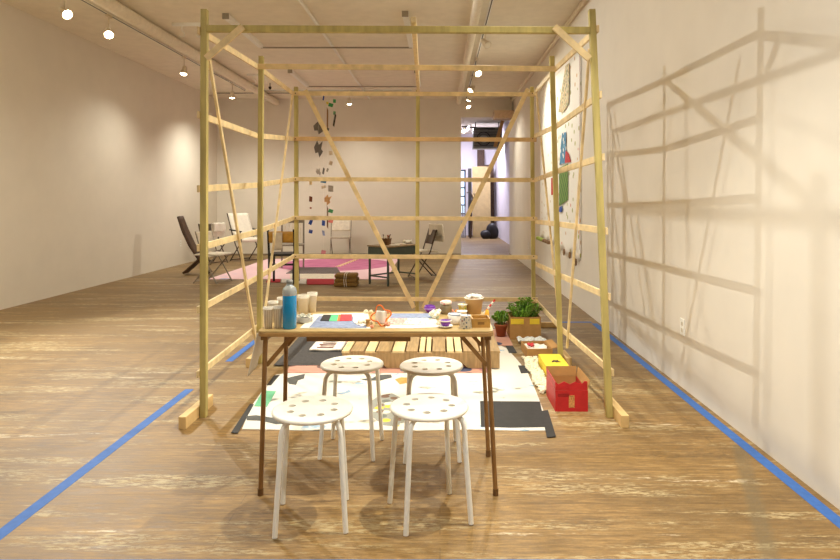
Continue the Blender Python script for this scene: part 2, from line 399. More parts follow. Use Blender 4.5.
# braces
by = 6.2-off-.0155
lath((-1.35,by,2.39), (-.262,by,.21), PINE, .044,.016,(0,1,0),'brace'); lath((.88,by-.018,2.40), (-.165,by-.018,.21), PINE, .044,.016,(0,1,0),'brace')
lath((-1.425,3.75,2.26), (-1.432,4.82,.12), PINE, .026,.016,(1,0,0),'brace')
lath((-1.448,6.03,2.31), (-1.432,4.92,.15), PINE, .026,.016,(1,0,0),'brace')
lath((.935,3.85,2.24), (.975,4.72,.16), PINE, .026,.016,(1,0,0),'brace')
lath((.945,6.05,2.37), (.972,4.93,.16), PINE, .026,.016,(1,0,0),'brace')
yf = 3.67-PW/2-.0085
lath((-1.385,yf,2.132), (-1.167,yf,2.322), PINE, .040,.016,(0,1,0),'corner_brace')
lath((.885,yf,2.13), (.677,yf,2.32), PINE, .040,.016,(0,1,0),'corner_brace')
for a, b in (((-1.455,3.47),(-1.452,3.88)),((1.052,3.49),(1.05,3.86)),((-1.475,4.74),(-1.475,5.0)),((.998,4.76),(.998,5.02))):
    MB().bar((a[0],a[1],.035), (b[0],b[1],.035), .044, .07).build('foot', BLOCK, fr, bevel=.003)
for x in (-1.44,1.06): MB().bar((x-.13,6.245,.025), (x+.13,6.245,.025), .044, .05).build('foot', BLOCK, fr, bevel=.003)
sc = mat('bolt_steel', (60,50,40), .4, metal=.5)
for k in ('fl','ml','rl','fr','mr','rr'):
    for z in (2.33,) if k[0]=='m' else (2.31,):
        pass
for z in (2.36,1.905,1.50,1.11,.725,.30):
    for k in ('rl','rr'):
        MB().tube([(px(k,z),6.2-off-.006,z),(px(k,z),6.2-off-.0115,z)], .006, 8).build('bolt', sc, fr)

# ------------------------------------------------------------------ tapes
def strip(p, q, w, z=.0, th=.0012, m=BTAPE, name='floor_tape'):
    p = Vector((p[0],p[1],0)); q = Vector((q[0],q[1],0)); d = (q-p).normalized(); n = Vector((-d.y,d.x,0))*w/2
    return MB().prism([(p+n)[:2],(q+n)[:2],(q-n)[:2],(p-n)[:2]], z, z+th).build(name, m)
tag(strip((-1.70,1.0), (-1.71,4.2), .058), 'long blue floor tape strip left of the wooden frame, nearest the camera', 'tape')
tag(strip((-1.69,4.92), (-1.69,6.3), .058), 'short blue floor tape strip beside the left middle post', 'tape')
tag(strip((1.603,1.0), (1.61,6.42), .058), 'long blue floor tape strip along the right wall', 'tape')
tag(strip((-1.7,2.188), (1.57,2.190), .055), 'blue floor tape strip crossing at the very bottom of the view', 'tape')
tag(strip((.9,6.49), (1.60,6.49), .05), 'short blue floor tape strip crossing behind the plant carton', 'tape')

# ------------------------------------------------------------------ mats inside the frame
def pl(pts, z0, z1, m, name, label, cat):
    return tag(MB().prism([G(*p) for p in pts], z0, z1).build(name, m), label, cat)
PINKR = mat('dusty_pink_rug', (206,150,124), .95, noise=.08, nscale=25, bump=.2)
pr = tag(MB().prism([(-1.15,4.58),(.38,4.58),(.38,5.43),(.645,5.43),(.645,6.14),(-1.26,6.14)], .0039, .0075).build('rug', spotted('patchwork_rug', (196,146,128), [(196,150,130),(70,76,104),(176,120,120),(120,90,80)], 7, .42, .95)), 'dusty pink and navy patterned rug under the pallet', 'rug')
tag(MB().prism([G(273.5,366.5),G(345,366.5),G(345,338),G(299,338)], .0076, .0104).build('floor_mat', CHAR), 'charcoal grey mat left of the pallet', 'mat')
# painted sheet
def painted_sheet():
    m, N, L, b = nodes('painted_paper_sheet', .8)
    co = N.new('ShaderNodeTexCoord').outputs['Object']
    n1 = noise(N, L, co, 3.2, (1,1.6,1), 5, (2,0,0)); r1 = ramp(N, [(.62, K4), (.66, W4)]); L.new(n1.outputs[0], r1.inputs[0])
    n2 = noise(N, L, co, 11, (1,1,1), 3); r2 = ramp(N, [(.35, srgb(150,150,140)), (.5, srgb(110,112,100)), (.62, srgb(190,180,160))]); L.new(n2.outputs[0], r2.inputs[0])
    c = mix(N, L, r1.outputs[0], srgb(222,217,206), r2.outputs[0])
    n3 = noise(N, L, co, 5, (1,1,1), 4, (9,4,0)); r3 = ramp(N, [(.66, K4), (.69, W4)]); L.new(n3.outputs[0], r3.inputs[0])
    c = mix(N, L, r3.outputs[0], c, srgb(150,176,196))
    L.new(c, b.inputs['Base Color']); return m
SH = painted_sheet()
pts = [(242,429.5),(252,406),(266,386),(276,375),(300,372.3),(400,372),(500,345.5),(507,349),(517,360),(522,366),(528,374),(536,392),(543,410),(546,421),(548,431),(520,431.2),(470,430),(420,431),(360,430.2),(300,430.8)]
gp = [G(*p) for p in pts]
tag(MB().prism(gp, .0, .0038).build('paper_sheet', SH), 'large white painted paper sheet on the floor under the stools', 'paper sheet')
# keep the rug behind the sheet
Z1 = .004
def piece(pts, m, name, label, cat, z=.004, th=.0015): return pl(pts, z, z+th, m, name, label, cat)
piece([(480,401.8),(540,402.3),(542,412),(546,427.8),(512,428.5),(481,427.6)], BLACK, 'black_sheet', 'large black rectangle of card at the right front corner of the white sheet', 'black card')
piece([(541,412),(548,411),(556,437.5),(547,438.5)], BLACK, 'black_tape', 'black tape strip on the right front corner of the sheet', 'tape', z=.0056, th=.001)
piece([(504,343.2),(511,343.2),(517,353.2),(509,353.5)], BLACK, 'black_tape', 'black tape strip on the far right edge of the sheet near the foil', 'tape', z=.004, th=.001)
piece([(518,366),(525,366),(529,373.5),(521,374)], BLACK, 'black_tape', 'small black tape piece midway along the right edge of the sheet', 'tape', th=.001)
piece([(231,433.5),(238,434),(254,405),(250,404.5)], BLACK, 'black_tape', 'long black tape strip on the left front corner of the sheet', 'tape', th=.001)
piece([(266.5,386),(271,386),(280,375.5),(274,376)], BLACK, 'black_tape', 'black tape strip on the left rear edge of the sheet', 'tape', th=.001)
piece([(254,407),(267,407.5),(276,392),(263,391)], mat('green_paper', (104,176,134), .8), 'green_paper', 'rectangle of mint green paper on the left of the sheet', 'paper')
DG = mat('dark_grey_paper', (84,84,80), .85, noise=.12)
piece([(246,417),(256,416),(272,418.5),(291,419),(290,424),(276,425),(262,421.5),(247,421)], DG, 'grey_paper_scrap', 'long dark grey torn scrap behind the left table leg', 'paper scrap')
piece([(286,379),(294,377),(305,374.5),(304,379),(298,381),(296,385.5),(289,384.5)], DG, 'grey_paper_scrap', 'ragged dark grey scrap left of the rear left stool', 'paper scrap')
piece([(360,379.6),(372,379),(378,375.5),(391,375.2),(392,378),(380,381.2),(366,381)], DG, 'grey_paper_scrap', 'grey feather-shaped scrap between the two rear stools', 'paper scrap')
piece([(337,394),(345,392.5),(349,390),(351,392.5),(342,395)], mat('pale_blue_paper', (150,170,190), .8), 'blue_paper_scrap', 'small pale blue scrap below the rear left stool seat', 'paper scrap')
GS = spotted('grey_painting', (150,150,140), [(110,112,104),(226,220,200),(228,200,70),(120,90,70)], 14, .4)
piece([(371,402),(380,396),(392,394),(402,399),(404,410),(399,427),(384,426),(373,418)], GS, 'painted_scrap', 'grey and yellow painted scrap between the front stools', 'paper scrap')
piece([(395,380),(401,378),(410,378.5),(409,383),(400,385)], mat('ochre_paper', (196,156,84), .8), 'ochre_paper_scrap', 'ochre oval scrap at the left of the rear right stool', 'paper scrap')

# pallet
pa = thing('wooden_pallet', 'raw wooden pallet with mixed slats behind the stools', 'pallet', (-.145,4.69,.0105))
ws = [('l',.055),('b',.10),('l',.07),('b',.11),('l',.09),('b',.09),('l',.04),('l',.035),('b',.10),('l',.05),('l',.05),('b',.12),('l',.045),('b',.09)]
SL = mat('pale_slat', (226,202,150), .7, noise=.08, nscale=9, stretch=(6,.6,1)); SB = mat('brown_slat', (168,138,94), .7, noise=.12, nscale=9, stretch=(6,.6,1))
x = -.605; tot = sum(w for _, w in ws); gap = (1.21-tot)/(len(ws)-1)
for k, w in ws:
    MB().box((x+w/2, .5, .122), (w, 1.0, .016)).build('slat', SL if k=='l' else SB, pa, bevel=.002); x += w+gap
for y in (.02,.5,.98):
    s = MB()
    prof = [(-.6,.0),(-.5,.0),(-.46,.03),(-.3,.035),(-.26,0),(.05,0),(.1,.035),(.32,.035),(.36,0),(.6,0),(.6,.1135),(-.6,.1135)]
    n = len(prof); vs = [(p[0],y-.02,p[1]) for p in prof]+[(p[0],y+.02,p[1]) for p in prof]
    s.add(vs, [tuple(range(n))]+[tuple(range(n,2*n))[::-1]]+[((i+1)%n,i,n+i,n+(i+1)%n) for i in range(n)])
    s.build('stringer', SB, pa)
# printed paper bag on the pallet's left end
bg = thing('printed_bag', 'flat white bag with red and black print left of the pallet', 'bag', (-.97,5.2,.0105))
MB().sheet(lambda u,v: ((u-.5)*.27, v*.28, .012+.003*math.sin(u*9)*math.cos(v*7)), 12, 12, .014).build('bag_body', PAPER, bg)
for i in range(4):
    MB().box((-.01+.01*(i%2), .05+.055*i, .0225), (.14-.02*(i%2),.016,.004)).build('print_line', mat('dark_red_ink',(120,60,50),.8), bg)

# ------------------------------------------------------------------ folding table
TZ = .725
tb = thing('folding_table', 'narrow brown folding table covered with cups and collages', 'table', (-.281,2.905,0))
TD, TW = .47, 1.03
def rrect(w, d, r, n=5):
    p = []
    for cx, cy, a0 in ((w/2-r,d/2-r,0),(-w/2+r,d/2-r,90),(-w/2+r,-d/2+r,180),(w/2-r,-d/2+r,270)):
        for i in range(n+1):
            a = math.radians(a0+90*i/n); p.append((cx+r*math.cos(a), cy+r*math.sin(a)))
    return p
MB().prism(rrect(TW,TD,.035), TZ-.006, TZ).build('tabletop', TOPM, tb)
MB().prism(rrect(TW+.004,TD+.004,.037), TZ-.024, TZ-.0065).build('edge_band', mat('brown_edge_band', (168,128,76), .4), tb, bevel=.003)
MB().box((-.08,-.17,TZ-.04), (.46,.02,.032)).build('apron', BROWNM, tb)
MB().box((.0,.17,TZ-.04), (.44,.02,.032)).build('apron', BROWNM, tb)
for sx in (-1,1):
    xt = sx*.49; xb = sx*.507 if sx<0 else .525
    MB().box((xt,0,TZ-.034), (.03,TD-.05,.02)).build('leg_mount', BROWNM, tb)
    for sy in (-1,1):
        lg = MB().tube([(xt,sy*.185,TZ-.024),(xb,sy*.205,0.012)], .0105, 12).build('leg', BROWNM, tb)
        MB().tube([(xb,sy*.205,0.0),(xb,sy*.205,0.03)], .0125, 12).build('leg_cap', mat('rubber_brown',(110,78,42),.7), lg)
        MB().bar((sx*.37,sy*.175,TZ-.026), (lerp(xt,xb,.19)-sx*.008,sy*.19,TZ-.16), .006, .018, (0,0,1)).build('brace', BROWNM, tb)
# cloth hanging at the left end
tag(MB().sheet(lambda u,v: (-.808-.045*v-.006*math.sin(u*14)*v, 2.72+.32*u+.01*v, TZ-.02-(.2-.10*abs(u-.1))*v), 18, 10, .004).build('hanging_cloth', mat('white_towel',(232,224,208),.9,noise=.03)), 'white cloth hanging down from the left end of the table', 'cloth')

# ------------------------------------------------------------------ stools
def stool(loc, rz, label):
    t = thing('stool', label, 'stool', (*loc,0), rz, 'white stools around the table')
    # seat with eight holes: ring cells
    R, RH, rh, z0, z1 = .16, .093, .0155, .438, .450
    mb = MB(); seg = 64; hs = 16
    # build top/bottom faces with bmesh-free triangulation: radial grid around each hole sector
    Ro = R-.0032; ri = .035; sb = MB()
    for i in range(8):
        a = PI/8+i*PI/4; cx, cy = RH*math.cos(a), RH*math.sin(a); b = []
        P_ = lambda r, t_: (r*math.cos(t_), r*math.sin(t_))
        for k in range(9): b.append(P_(Ro, a-PI/8+PI/4*k/8))
        for k in range(1,8): b.append(P_(lerp(Ro,ri,k/8), a+PI/8))
        for k in range(0,3): b.append(P_(ri, a+PI/8-PI/4*k/2))
        for k in range(1,8): b.append(P_(lerp(ri,Ro,k/8), a-PI/8))
        n = len(b); h = []
        for q in b:
            t_ = math.atan2(q[1]-cy, q[0]-cx); h.append((cx+rh*math.cos(t_), cy+rh*math.sin(t_)))
        vs = [(x,y,z1) for x,y in b]+[(x,y,z1) for x,y in h]+[(x,y,z0) for x,y in b]+[(x,y,z0) for x,y in h]
        fs = []
        for k in range(n):
            l = (k+1)%n
            fs += [(k,l,n+l,n+k),(2*n+l,2*n+k,3*n+k,3*n+l),(n+k,n+l,3*n+l,3*n+k)]
        sb.add(vs, fs)
    cc = [(ri*math.cos(PI/8*k), ri*math.sin(PI/8*k)) for k in range(16)]
    sb.add([(x,y,z1) for x,y in cc]+[(x,y,z0) for x,y in cc], [tuple(range(16)), tuple(range(16,32))[::-1]])
    o = sb.build('seat', SEATW, t)
    MB().lathe([(R-.0032,z0-.004),(R+.0,z0-.003),(R+.003,z0+.003),(R+.001,z1-.003),(R-.0032,z1)], seg=64).build('rim', SEATW, o)
    for i in range(4):
        a = PI/4+i*PI/2; d = Vector((math.cos(a), math.sin(a), 0)); pts = []
        for r, z in ((.03,.4265),(.112,.4265),(.134,.423),(.149,.412),(.157,.396),(.161,.372),(.167,.28),(.179,.14),(.190,.004)):
            pts.append(d*r+Vector((0,0,z)))
        MB().tube(pts, .0105, 12).build('leg', WHITE, t)
    for s in (PI/4,-PI/4):
        d = Vector((math.cos(s), math.sin(s), 0))
    return t
s0 = stool((-.518,2.505), math.radians(8), 'white round stool with holes, front left of the four')
dup(s0, (-.045,2.54,0), math.radians(18), 'white round stool with holes, front right of the four')
dup(s0, (-.456,3.19,0), math.radians(-4), 'white round stool with holes, rear left one close to the pallet')
dup(s0, (-.044,3.16,0), math.radians(3), 'white round stool with holes, rear right one close to the pallet')

# ------------------------------------------------------------------ table items
def T(px_, py_): return (*G(px_, py_, TZ), TZ)
# bottle
b = thing('soap_bottle', 'tall bottle of bright blue liquid at the left of the table', 'bottle', T(289.6,328.2))
BLUE = mat('blue_liquid', (14,134,190), .15, noise=.03, coat=.6)
MB().lathe([(0,0),(.028,0),(.031,.004),(.031,.143),(.030,.147),(0,.147)], seg=28).build('liquid', BLUE, b)
MB().lathe([(.0312,.1475),(.0318,.152),(.0316,.168),(.029,.178),(.018,.188),(.012,.192),(.012,.2)], seg=28).build('bottle_shoulder', mat('clear_grey_plastic',(190,196,196),.15,trans=.5), b)
MB().lathe([(0,.2),(.014,.2),(.014,.214),(0,.214)], seg=18).build('cap', mat('grey_cap',(130,130,126),.4), b)
# paper cups
def cup(name, r0, r1, h, m, label, p, group=None, cat='cup', stack=0, z=0, inner=PAPER):
    t = thing(name, label, cat, (p[0],p[1],p[2]+z), random.random(), group)
    MB().lathe([(0,0),(r0,0),(r1,h),(r1+.0015,h+.001),(r1-.002,h+.001),(r0-.002,.004),(0,.004)], seg=24).build('cup_body', m, t)
    MB().lathe([(r1,h-.003),(r1+.0025,h-.001),(r1+.0025,h+.002),(r1-.001,h+.002)], seg=24).build('cup_rim', inner, t)
    for i in range(stack):
        q = h+.006*(i+1); MB().lathe([(r1,q-.003),(r1+.0025,q-.001),(r1+.0025,q+.002),(r1-.001,q+.002)], seg=24).build('stacked_rim', inner, t)
    return t
CUPW = mat('white_cup_paper', (238,230,216), .6, noise=.02)
CUPR = stripes('ribbed_white_plastic', (244,238,228), (220,208,196), 34, 'X', .4)
for i, (x_, y_, r_, h_, m_, l_) in enumerate((
    (268.3,328,.021,.086,CUPR,'ribbed white plastic cup at the left front corner of the table'),
    (278,327.8,.020,.088,CUPR,'ribbed white plastic cup touching the blue bottle'),
    (273,321.5,.022,.088,CUPW,'white paper cup behind the two ribbed cups'),
    (282,317.5,.022,.090,CUPW,'white paper cup left behind the blue bottle'),
    (303.5,312.9,.028,.078,CUPW,'wide white paper cup right of the blue bottle'),
    (312.3,312.0,.023,.086,CUPW,'taller white paper cup, rightmost of the cups by the blue bottle'))):
    cup('paper_cup', r_*.8, r_, h_, m_, l_, T(x_,y_), 'white cups at the left end of the table', stack=1 if i<4 else 2)
t = thing('plate_stack', 'small stack of white plates and napkins by the blue bottle', 'plates', T(304,322))
for i in range(4): MB().lathe([(0,i*.006),(.03,i*.006),(.044,i*.006+.008),(.042,i*.006+.0085),(.03,i*.006+.0025),(0,i*.006+.0025)], seg=24).build('plate', CUPW, t)
MB().sheet(lambda u,v: ((u-.5)*.06,(v-.5)*.05,.032+.006*math.sin(u*11+v*5)), 8, 8, .002).build('napkin', mat('grey_napkin',(170,168,150),.8,noise=.2,nscale=90), t)
# collages
def tpoly(pts, z0, z1, m, name, parent, org):
    return MB().prism([(G(a,b_,TZ)[0]-org[0], G(a,b_,TZ)[1]-org[1]) for a, b_ in pts], z0, z1).build(name, m, parent)
DEN = mat('blue_grey_denim', (134,144,170), .9, noise=.1, nscale=60)
org = T(334,321); cl = thing('fabric_collage', 'collage sheet with blue-grey, black, green and red patches on the table', 'collage', org)
tpoly([(300,328.6),(313.5,314.5),(368,313.3),(371,329.2)], 0, .003, mat('cream_felt',(234,226,206),.95,noise=.03,nscale=60), 'backing', cl, org)
tpoly([(309,328.2),(319,317),(364,317.5),(366.5,328.6),(340,328.9)], .0031, .005, DEN, 'denim_patch', cl, org)
tpoly([(320,322),(323.5,316),(331.5,316),(329,322.3)], .0052, .007, BLACK, 'black_patch', cl, org)
tpoly([(329,322.3),(331.5,316),(339,316),(337,322.3)], .0052, .007, mat('green_felt',(92,190,130),.9), 'green_patch', cl, org)
tpoly([(337,322.3),(338.8,316),(341,316),(339.6,322.3)], .0052, .007, mat('orange_felt',(226,120,60),.9), 'orange_patch', cl, org)
tpoly([(339.6,322.3),(341,315.8),(352,315.8),(352,321.8)], .0052, .008, mat('red_felt',(222,62,66),.9), 'red_patch', cl, org)
PAT = spotted('flower_print_white', (238,232,222), [(120,170,150),(224,140,140),(238,232,222),(110,110,120)], 60, .34)
tpoly([(353,322),(354,315.5),(367,315),(369,326),(362,327.5),(356,325.5)], .0052, .007, PAT, 'flower_patch', cl, org)
org = T(410,321); cl = thing('fabric_collage', 'collage sheet with blue-grey strip over pink and mint flowered strips', 'collage', org)
tpoly([(385,328.6),(391,314),(434,313.8),(439,327.6),(412,328.8)], 0, .003, MATS['cream_felt'], 'backing', cl, org)
tpoly([(390,319),(392,314.3),(432,314.3),(432.5,318.7)], .0031, .005, DEN, 'denim_patch', cl, org)
tpoly([(387,325),(389.5,319.2),(408,319.2),(403,325.3)], .0031, .0052, spotted('pink_print', (232,160,150), [(240,200,190),(214,110,110)], 70, .35), 'pink_patch', cl, org)
tpoly([(403,325.3),(408,319.2),(434,319),(436,325)], .0031, .0052, spotted('mint_print', (214,226,208), [(120,176,150),(238,150,140),(240,240,230)], 70, .4), 'mint_patch', cl, org)
# orange outline ornament
o_ = thing('orange_yarn_shape', 'wavy shape outlined in orange wire standing mid-table', 'ornament', T(381,326))
pp = []
for k in range(49):
    a = 2*PI*k/48; r = .038+.009*math.sin(a*4+.6)
    pp.append((r*math.cos(a)*1.0, .01*math.sin(a), .047+r*math.sin(a)*1.0))
MB().tube(pp, .0032, 8, False).build('orange_outline', mat('orange_yarn',(226,112,36),.7), o_)
MB().sheet(lambda u,v: ((u-.5)*.05, .004+.006*math.sin(u*8), .008+.06*v), 8, 8, .004).build('tissue', PAPER, o_)
for i, (dx, dy, w_) in enumerate(((-.055,.02,.03),(-.09,.04,.035),(.03,-.01,.02))):
    MB().sheet(lambda u,v: (dx+(u-.5)*w_, dy+(v-.5)*w_, .012+.008*math.sin(u*9+i)*math.cos(v*8)), 8, 8, .008).build('yarn_tuft', mat('cream_yarn',(238,222,190),.9) if i<2 else mat('salmon_yarn',(236,160,130),.9), o_)
for i, (px_, py_, r_, m_, l_) in enumerate(((366,314.5,.013,'cream_yarn','cream pompom at the far edge between the two collages'),(371,313.5,.010,'cream_yarn','small cream pompom behind the orange wire shape'),
    (388,313.5,.010,'salmon_yarn','salmon pompom right behind the orange wire shape'),(437,313.4,.011,'cream_yarn','cream pompom between the purple bowl and the jar'),(452,313,.010,'salmon_yarn','salmon pompom right of the glass jar'),
    (438,325.5,.009,'cream_yarn','cream pompom left of the teacup'),(449.5,318.5,.012,'cream_yarn','cream pompom left of the white mug'),(372,328.5,.009,'salmon_yarn','salmon pompom below the orange wire shape'))):
    vs_ = MB(); 
    for k in range(11):
        a = k*2.4; q = 1-2*(k+.5)/11; rr_ = r_*.55*math.sqrt(1-q*q)
        vs_.lathe([(0,-r_*.5),(r_*.42,-r_*.25),(r_*.5,0),(r_*.42,r_*.25),(0,r_*.5)], (rr_*math.cos(a),rr_*math.sin(a),r_*1.02+r_*.5*q), 8)
    tag(vs_.build('pompom', MATS[m_], None, T(px_,py_)), l_, 'pompom', 'pompoms among the crafts')
t = thing('spool', 'small tan thread spool left of the orange wire shape', 'spool', T(368,327))
MB().lathe([(0,0),(.012,0),(.012,.004),(.009,.006),(.009,.028),(.012,.03),(.012,.034),(0,.034)], seg=16).build('spool_body', CARD, t)
# right-hand crockery
PUR = mat('purple_glaze', (118,50,160), .25, noise=.06, coat=.5)
t = thing('purple_cup', 'small round purple bowl at the back edge of the table', 'bowl', T(429.8,312.4))
MB().lathe([(0,0),(.015,0),(.026,.012),(.029,.027),(.025,.036),(.023,.036),(.026,.026),(.02,.01),(0,.008)], seg=24).build('bowl_body', PUR, t)
MB().lathe([(.029,.017),(.0305,.021),(.029,.025)], seg=24).build('band', mat('violet_light',(170,120,200),.4), t)
t = thing('glass_jar', 'glass jar with brown contents and a pink and white lid', 'jar', T(446,313.6))
MB().lathe([(0,0),(.024,0),(.03,.01),(.031,.035),(.024,.048),(0,.048)], seg=24).build('jar_body', mat('olive_jar',(128,112,84),.2,noise=.15,coat=.5), t)
MB().lathe([(0,.0485),(.027,.0485),(.029,.052),(.029,.062),(.02,.066),(0,.066)], seg=24).build('lid', spotted('pink_lid',(236,222,208),[(226,130,130),(236,222,208)],80,.3), t)
t = thing('teacup', 'purple patterned teacup on a white saucer at the front of the table', 'teacup', T(445.5,327.4))
MB().lathe([(0,0),(.018,0),(.03,.006),(.034,.009),(.033,.0105),(.018,.004),(0,.004)], seg=28).build('saucer', CUPW, t)
MB().lathe([(0,.0045),(.012,.0045),(.021,.014),(.026,.032),(.0245,.032),(.019,.015),(0,.009)], seg=28).build('cup_body', PUR, t)
MB().lathe([(.0262,.028),(.0275,.03),(.027,.0335),(.0255,.0335)], seg=28).build('cup_rim', CUPW, t)
MB().tube([(-.024,0,.028),(-.034,0,.028),(-.038,0,.021),(-.032,0,.014),(-.022,0,.014)], .0025, 8).build('handle', CUPW, t)
t = thing('white_mug', 'plain white mug with blue rim and handle behind the teacup', 'mug', T(455,323.8))
MB().lathe([(0,0),(.023,0),(.029,.01),(.031,.045),(.0295,.045),(.027,.01),(0,.006)], seg=28).build('mug_body', CUPW, t)
MB().lathe([(.031,.0435),(.0325,.045),(.031,.0475),(.0295,.0465)], seg=28).build('blue_rim', mat('blue_glaze',(110,140,180),.3), t)
MB().tube([(.03,0,.038),(.043,0,.036),(.047,0,.024),(.04,0,.013),(.028,0,.012)], .003, 8).build('handle', mat('blue_glaze',(0,0,0)), t)
cup('flared_cup', .029, .021, .055, spotted('blue_print_paper',(230,230,232),[(70,100,150),(150,90,120),(230,230,232)],90,.33), 'white cup with blue flecks standing upside down at the front of the table', T(465.6,327.8), inner=PAPER)
t = thing('white_flower_ornament', 'white crumpled flower decoration beside the purple bowl', 'ornament', T(434.5,319))
for k in range(9):
    a = k*2.4; r = .012+.0014*k
    MB().lathe([(0,-.012),(.009,-.006),(.012,0),(.009,.006),(0,.012)], (r*math.cos(a), r*math.sin(a), .013+.003*k), 10).build('petal', PAPER if k%3 else mat('pale_mint',(196,218,200),.8), t)
WB = mat('varnished_wood_box',(178,134,66),.45,noise=.1,nscale=30)
t = thing('wooden_box', 'small open wooden box at the right front of the table', 'box', T(480.5,326.6), math.radians(2))
bw, bd, bh, th_ = .083, .085, .040, .005
MB().box((0,-bd/2+.02,bh/2), (bw,th_,bh)).build('side_panel', WB, t); MB().box((0,bd/2+.02,bh/2), (bw,th_,bh)).build('side_panel', WB, t)
for s in (-1,1): MB().box((s*(bw/2-th_/2),.02,bh/2), (th_,bd-th_,bh)).build('side_panel', WB, t)
MB().box((0,.02,.003), (bw-.01,bd-.01,.005)).build('bottom_panel', WB, t)
MB().box((.0,-bd/2+.02-.003,bh*.5), (.03,.001,.012)).build('label_plate', mat('dark_stain',(130,92,44),.6), t)
t = thing('paper_bucket', 'large brown paper cup heaped with white fluff at the back right of the table', 'paper cup', T(474,313.2))
MB().lathe([(0,0),(.036,0),(.046,.075),(.047,.077),(.044,.077),(.034,.004),(0,.004)], seg=30).build('bucket_body', mat('kraft_paper',(190,154,108),.7,noise=.03), t)
MB().lathe([(.046,.0745),(.049,.077),(.048,.08),(.044,.0795)], seg=30).build('bucket_rim', PAPER, t)
fl = MB()
for k in range(40):
    a = random.random()*6.28; r = .036*math.sqrt(random.random())
    c_ = (r*math.cos(a), r*math.sin(a), .078+.012*(1-r/.04)+random.random()*.006)
    fl.lathe([(0,-.008),(.007,-.004),(.009,0),(.006,.006),(0,.008)], c_, 8)
fl.build('cotton_filling', mat('cotton_white',(232,228,218),.95), t)
t = thing('striped_straw', 'red and white striped stick leaning out at the right end of the table', 'straw', T(486,314))
P0 = Vector((.0,0,.003)); P1 = Vector((.045,.0,.072)); 
P0.x = -.01
for i in range(6):
    MB().tube([P0.lerp(P1,i/6), P0.lerp(P1,(i+1)/6)], .0045, 10).build('stripe', mat('red_gloss',(206,40,40),.4) if i%2 else PAPER, t)
cup('paper_cup', .016, .022, .05, spotted('green_yellow_paint',(214,206,120),[(120,176,110),(236,190,60),(226,226,210)],60,.5), 'small yellow-green painted paper cup left of the paper bucket', T(462.5,314.5))
cup('paper_cup', .018, .024, .034, CUPW, 'low white cup in front of the painted cup', T(462,318.2))
t = thing('orange_clay', 'small orange lump beside the low white cup', 'clay lump', T(456.8,314.8))
MB().lathe([(0,0),(.012,.001),(.014,.010),(.009,.022),(0,.028)], seg=12).build('lump', mat('orange_clay_mat',(230,140,60),.8), t)
t = thing('yellow_clay', 'small yellow-orange lump between the paper bucket and striped stick', 'clay lump', T(487,316.5))
MB().lathe([(0,0),(.011,.001),(.012,.010),(.008,.03),(0,.036)], seg=12).build('lump', mat('yellow_clay_mat',(236,176,60),.8), t)

# ------------------------------------------------------------------ boxes and plant at right
FR = {}
def carton(name, label, x0, x1, y0, y1, h, m, inner, flaps=(), th=.006, z=0, rz=0):
    t = thing(name, label, 'box', ((x0+x1)/2,(y0+y1)/2,z), rz)
    w, d = x1-x0, y1-y0
    t_front = MB().box((0,-d/2+th/2,h/2), (w,th,h)).build('front_panel', m, t); FR[name] = t_front
    MB().box((0,d/2-th/2,h/2), (w,th,h)).build('back_panel', inner, t)
    for s in (-1,1): MB().box((s*(w/2-th/2),0,h/2), (th,d-2*th,h)).build('side_panel', m, t)
    MB().box((0,0,th/2), (w-2*th,d-2*th,th)).build('bottom_panel', inner, t)
    for (p, s, ang, ln) in flaps:   # p: 'f','b','l','r'
        c, sn = math.cos(ang)*ln, math.sin(ang)*ln
        if p in 'fb':
            y = -d/2+th/2 if p=='f' else d/2-th/2; k = -1 if p=='f' else 1
            MB().bar((0,y,h+.001), (0,y+k*c,h+sn+.001), w-.004, .004, (0,0,1)).build('flap', m if s==0 else inner, t)
        else:
            x = -w/2+th/2 if p=='l' else w/2-th/2; k = -1 if p=='l' else 1
            MB().bar((x,0,h+.001), (x+k*c,0,h+sn+.001), d-.004, .004, (0,0,1)).build('flap', m if s==0 else inner, t)
    return t
RED = mat('red_printed_card',(190,36,40),.5,noise=.05)
rb = carton('red_box', 'open red printed cardboard box by the right front post', .705,.905,3.76,4.08,.13,RED,CARD,[('b',1,math.radians(80),.06),('l',0,math.radians(88),.05),('r',1,math.radians(75),.06)])
zz = MB()
zp = [(-.097,0),(.097,0),(.097,.052),(.08,.055)]
for k in range(5): zp += [(.06-.035*k,.035 if k%2==0 else .052)]
zp += [(-.097,.05)]
n = len(zp); zz.add([(p[0],-.157,.131+p[1]) for p in zp]+[(p[0],-.1535,.131+p[1]) for p in zp], [tuple(range(n)), tuple(range(n,2*n))[::-1]]+[((i+1)%n,i,n+i,n+(i+1)%n) for i in range(n)])
zz.build('front_flap', RED, rb)
MB().box((.0,-.1607,.062), (.035,.001,.075)).build('gold_label', mat('gold_ink',(196,140,84),.5,noise=.25,nscale=120), FR['red_box'])
MB().box((-.05,-.1607,.1), (.07,.001,.02)).build('dark_stripe', mat('dark_red_ink2',(150,24,30),.5), FR['red_box'])
yb_ = carton('yellow_box', 'small yellow cardboard box lying behind the red box', .775,.945,4.40,4.85,.075,CARDY,CARDY)
MB().prism([(-.085,-.22),(.085,-.22),(.085,.22),(-.085,.22)], .0755, .079).build('lid', CARDY, yb_)
MB().prism([(-.02,.0),(.0,.03),(.015,.02),(.035,.035),(.03,.0),(.045,-.02),(.01,-.03),(.0,-.015),(-.025,-.03)], .0792, .082).build('dark_motif', mat('dark_brown_ink',(66,34,24),.7), yb_)
tr = carton('cardboard_tray', 'open cardboard tray holding red and white scraps', .705,.915,5.03,5.31,.075,CARD,CARD,[('r',1,math.radians(10),.06)],rz=math.radians(3))
t = thing('white_rag', 'crumpled white paper and red scrap inside the cardboard tray', 'rag', (.81,5.17,.007))
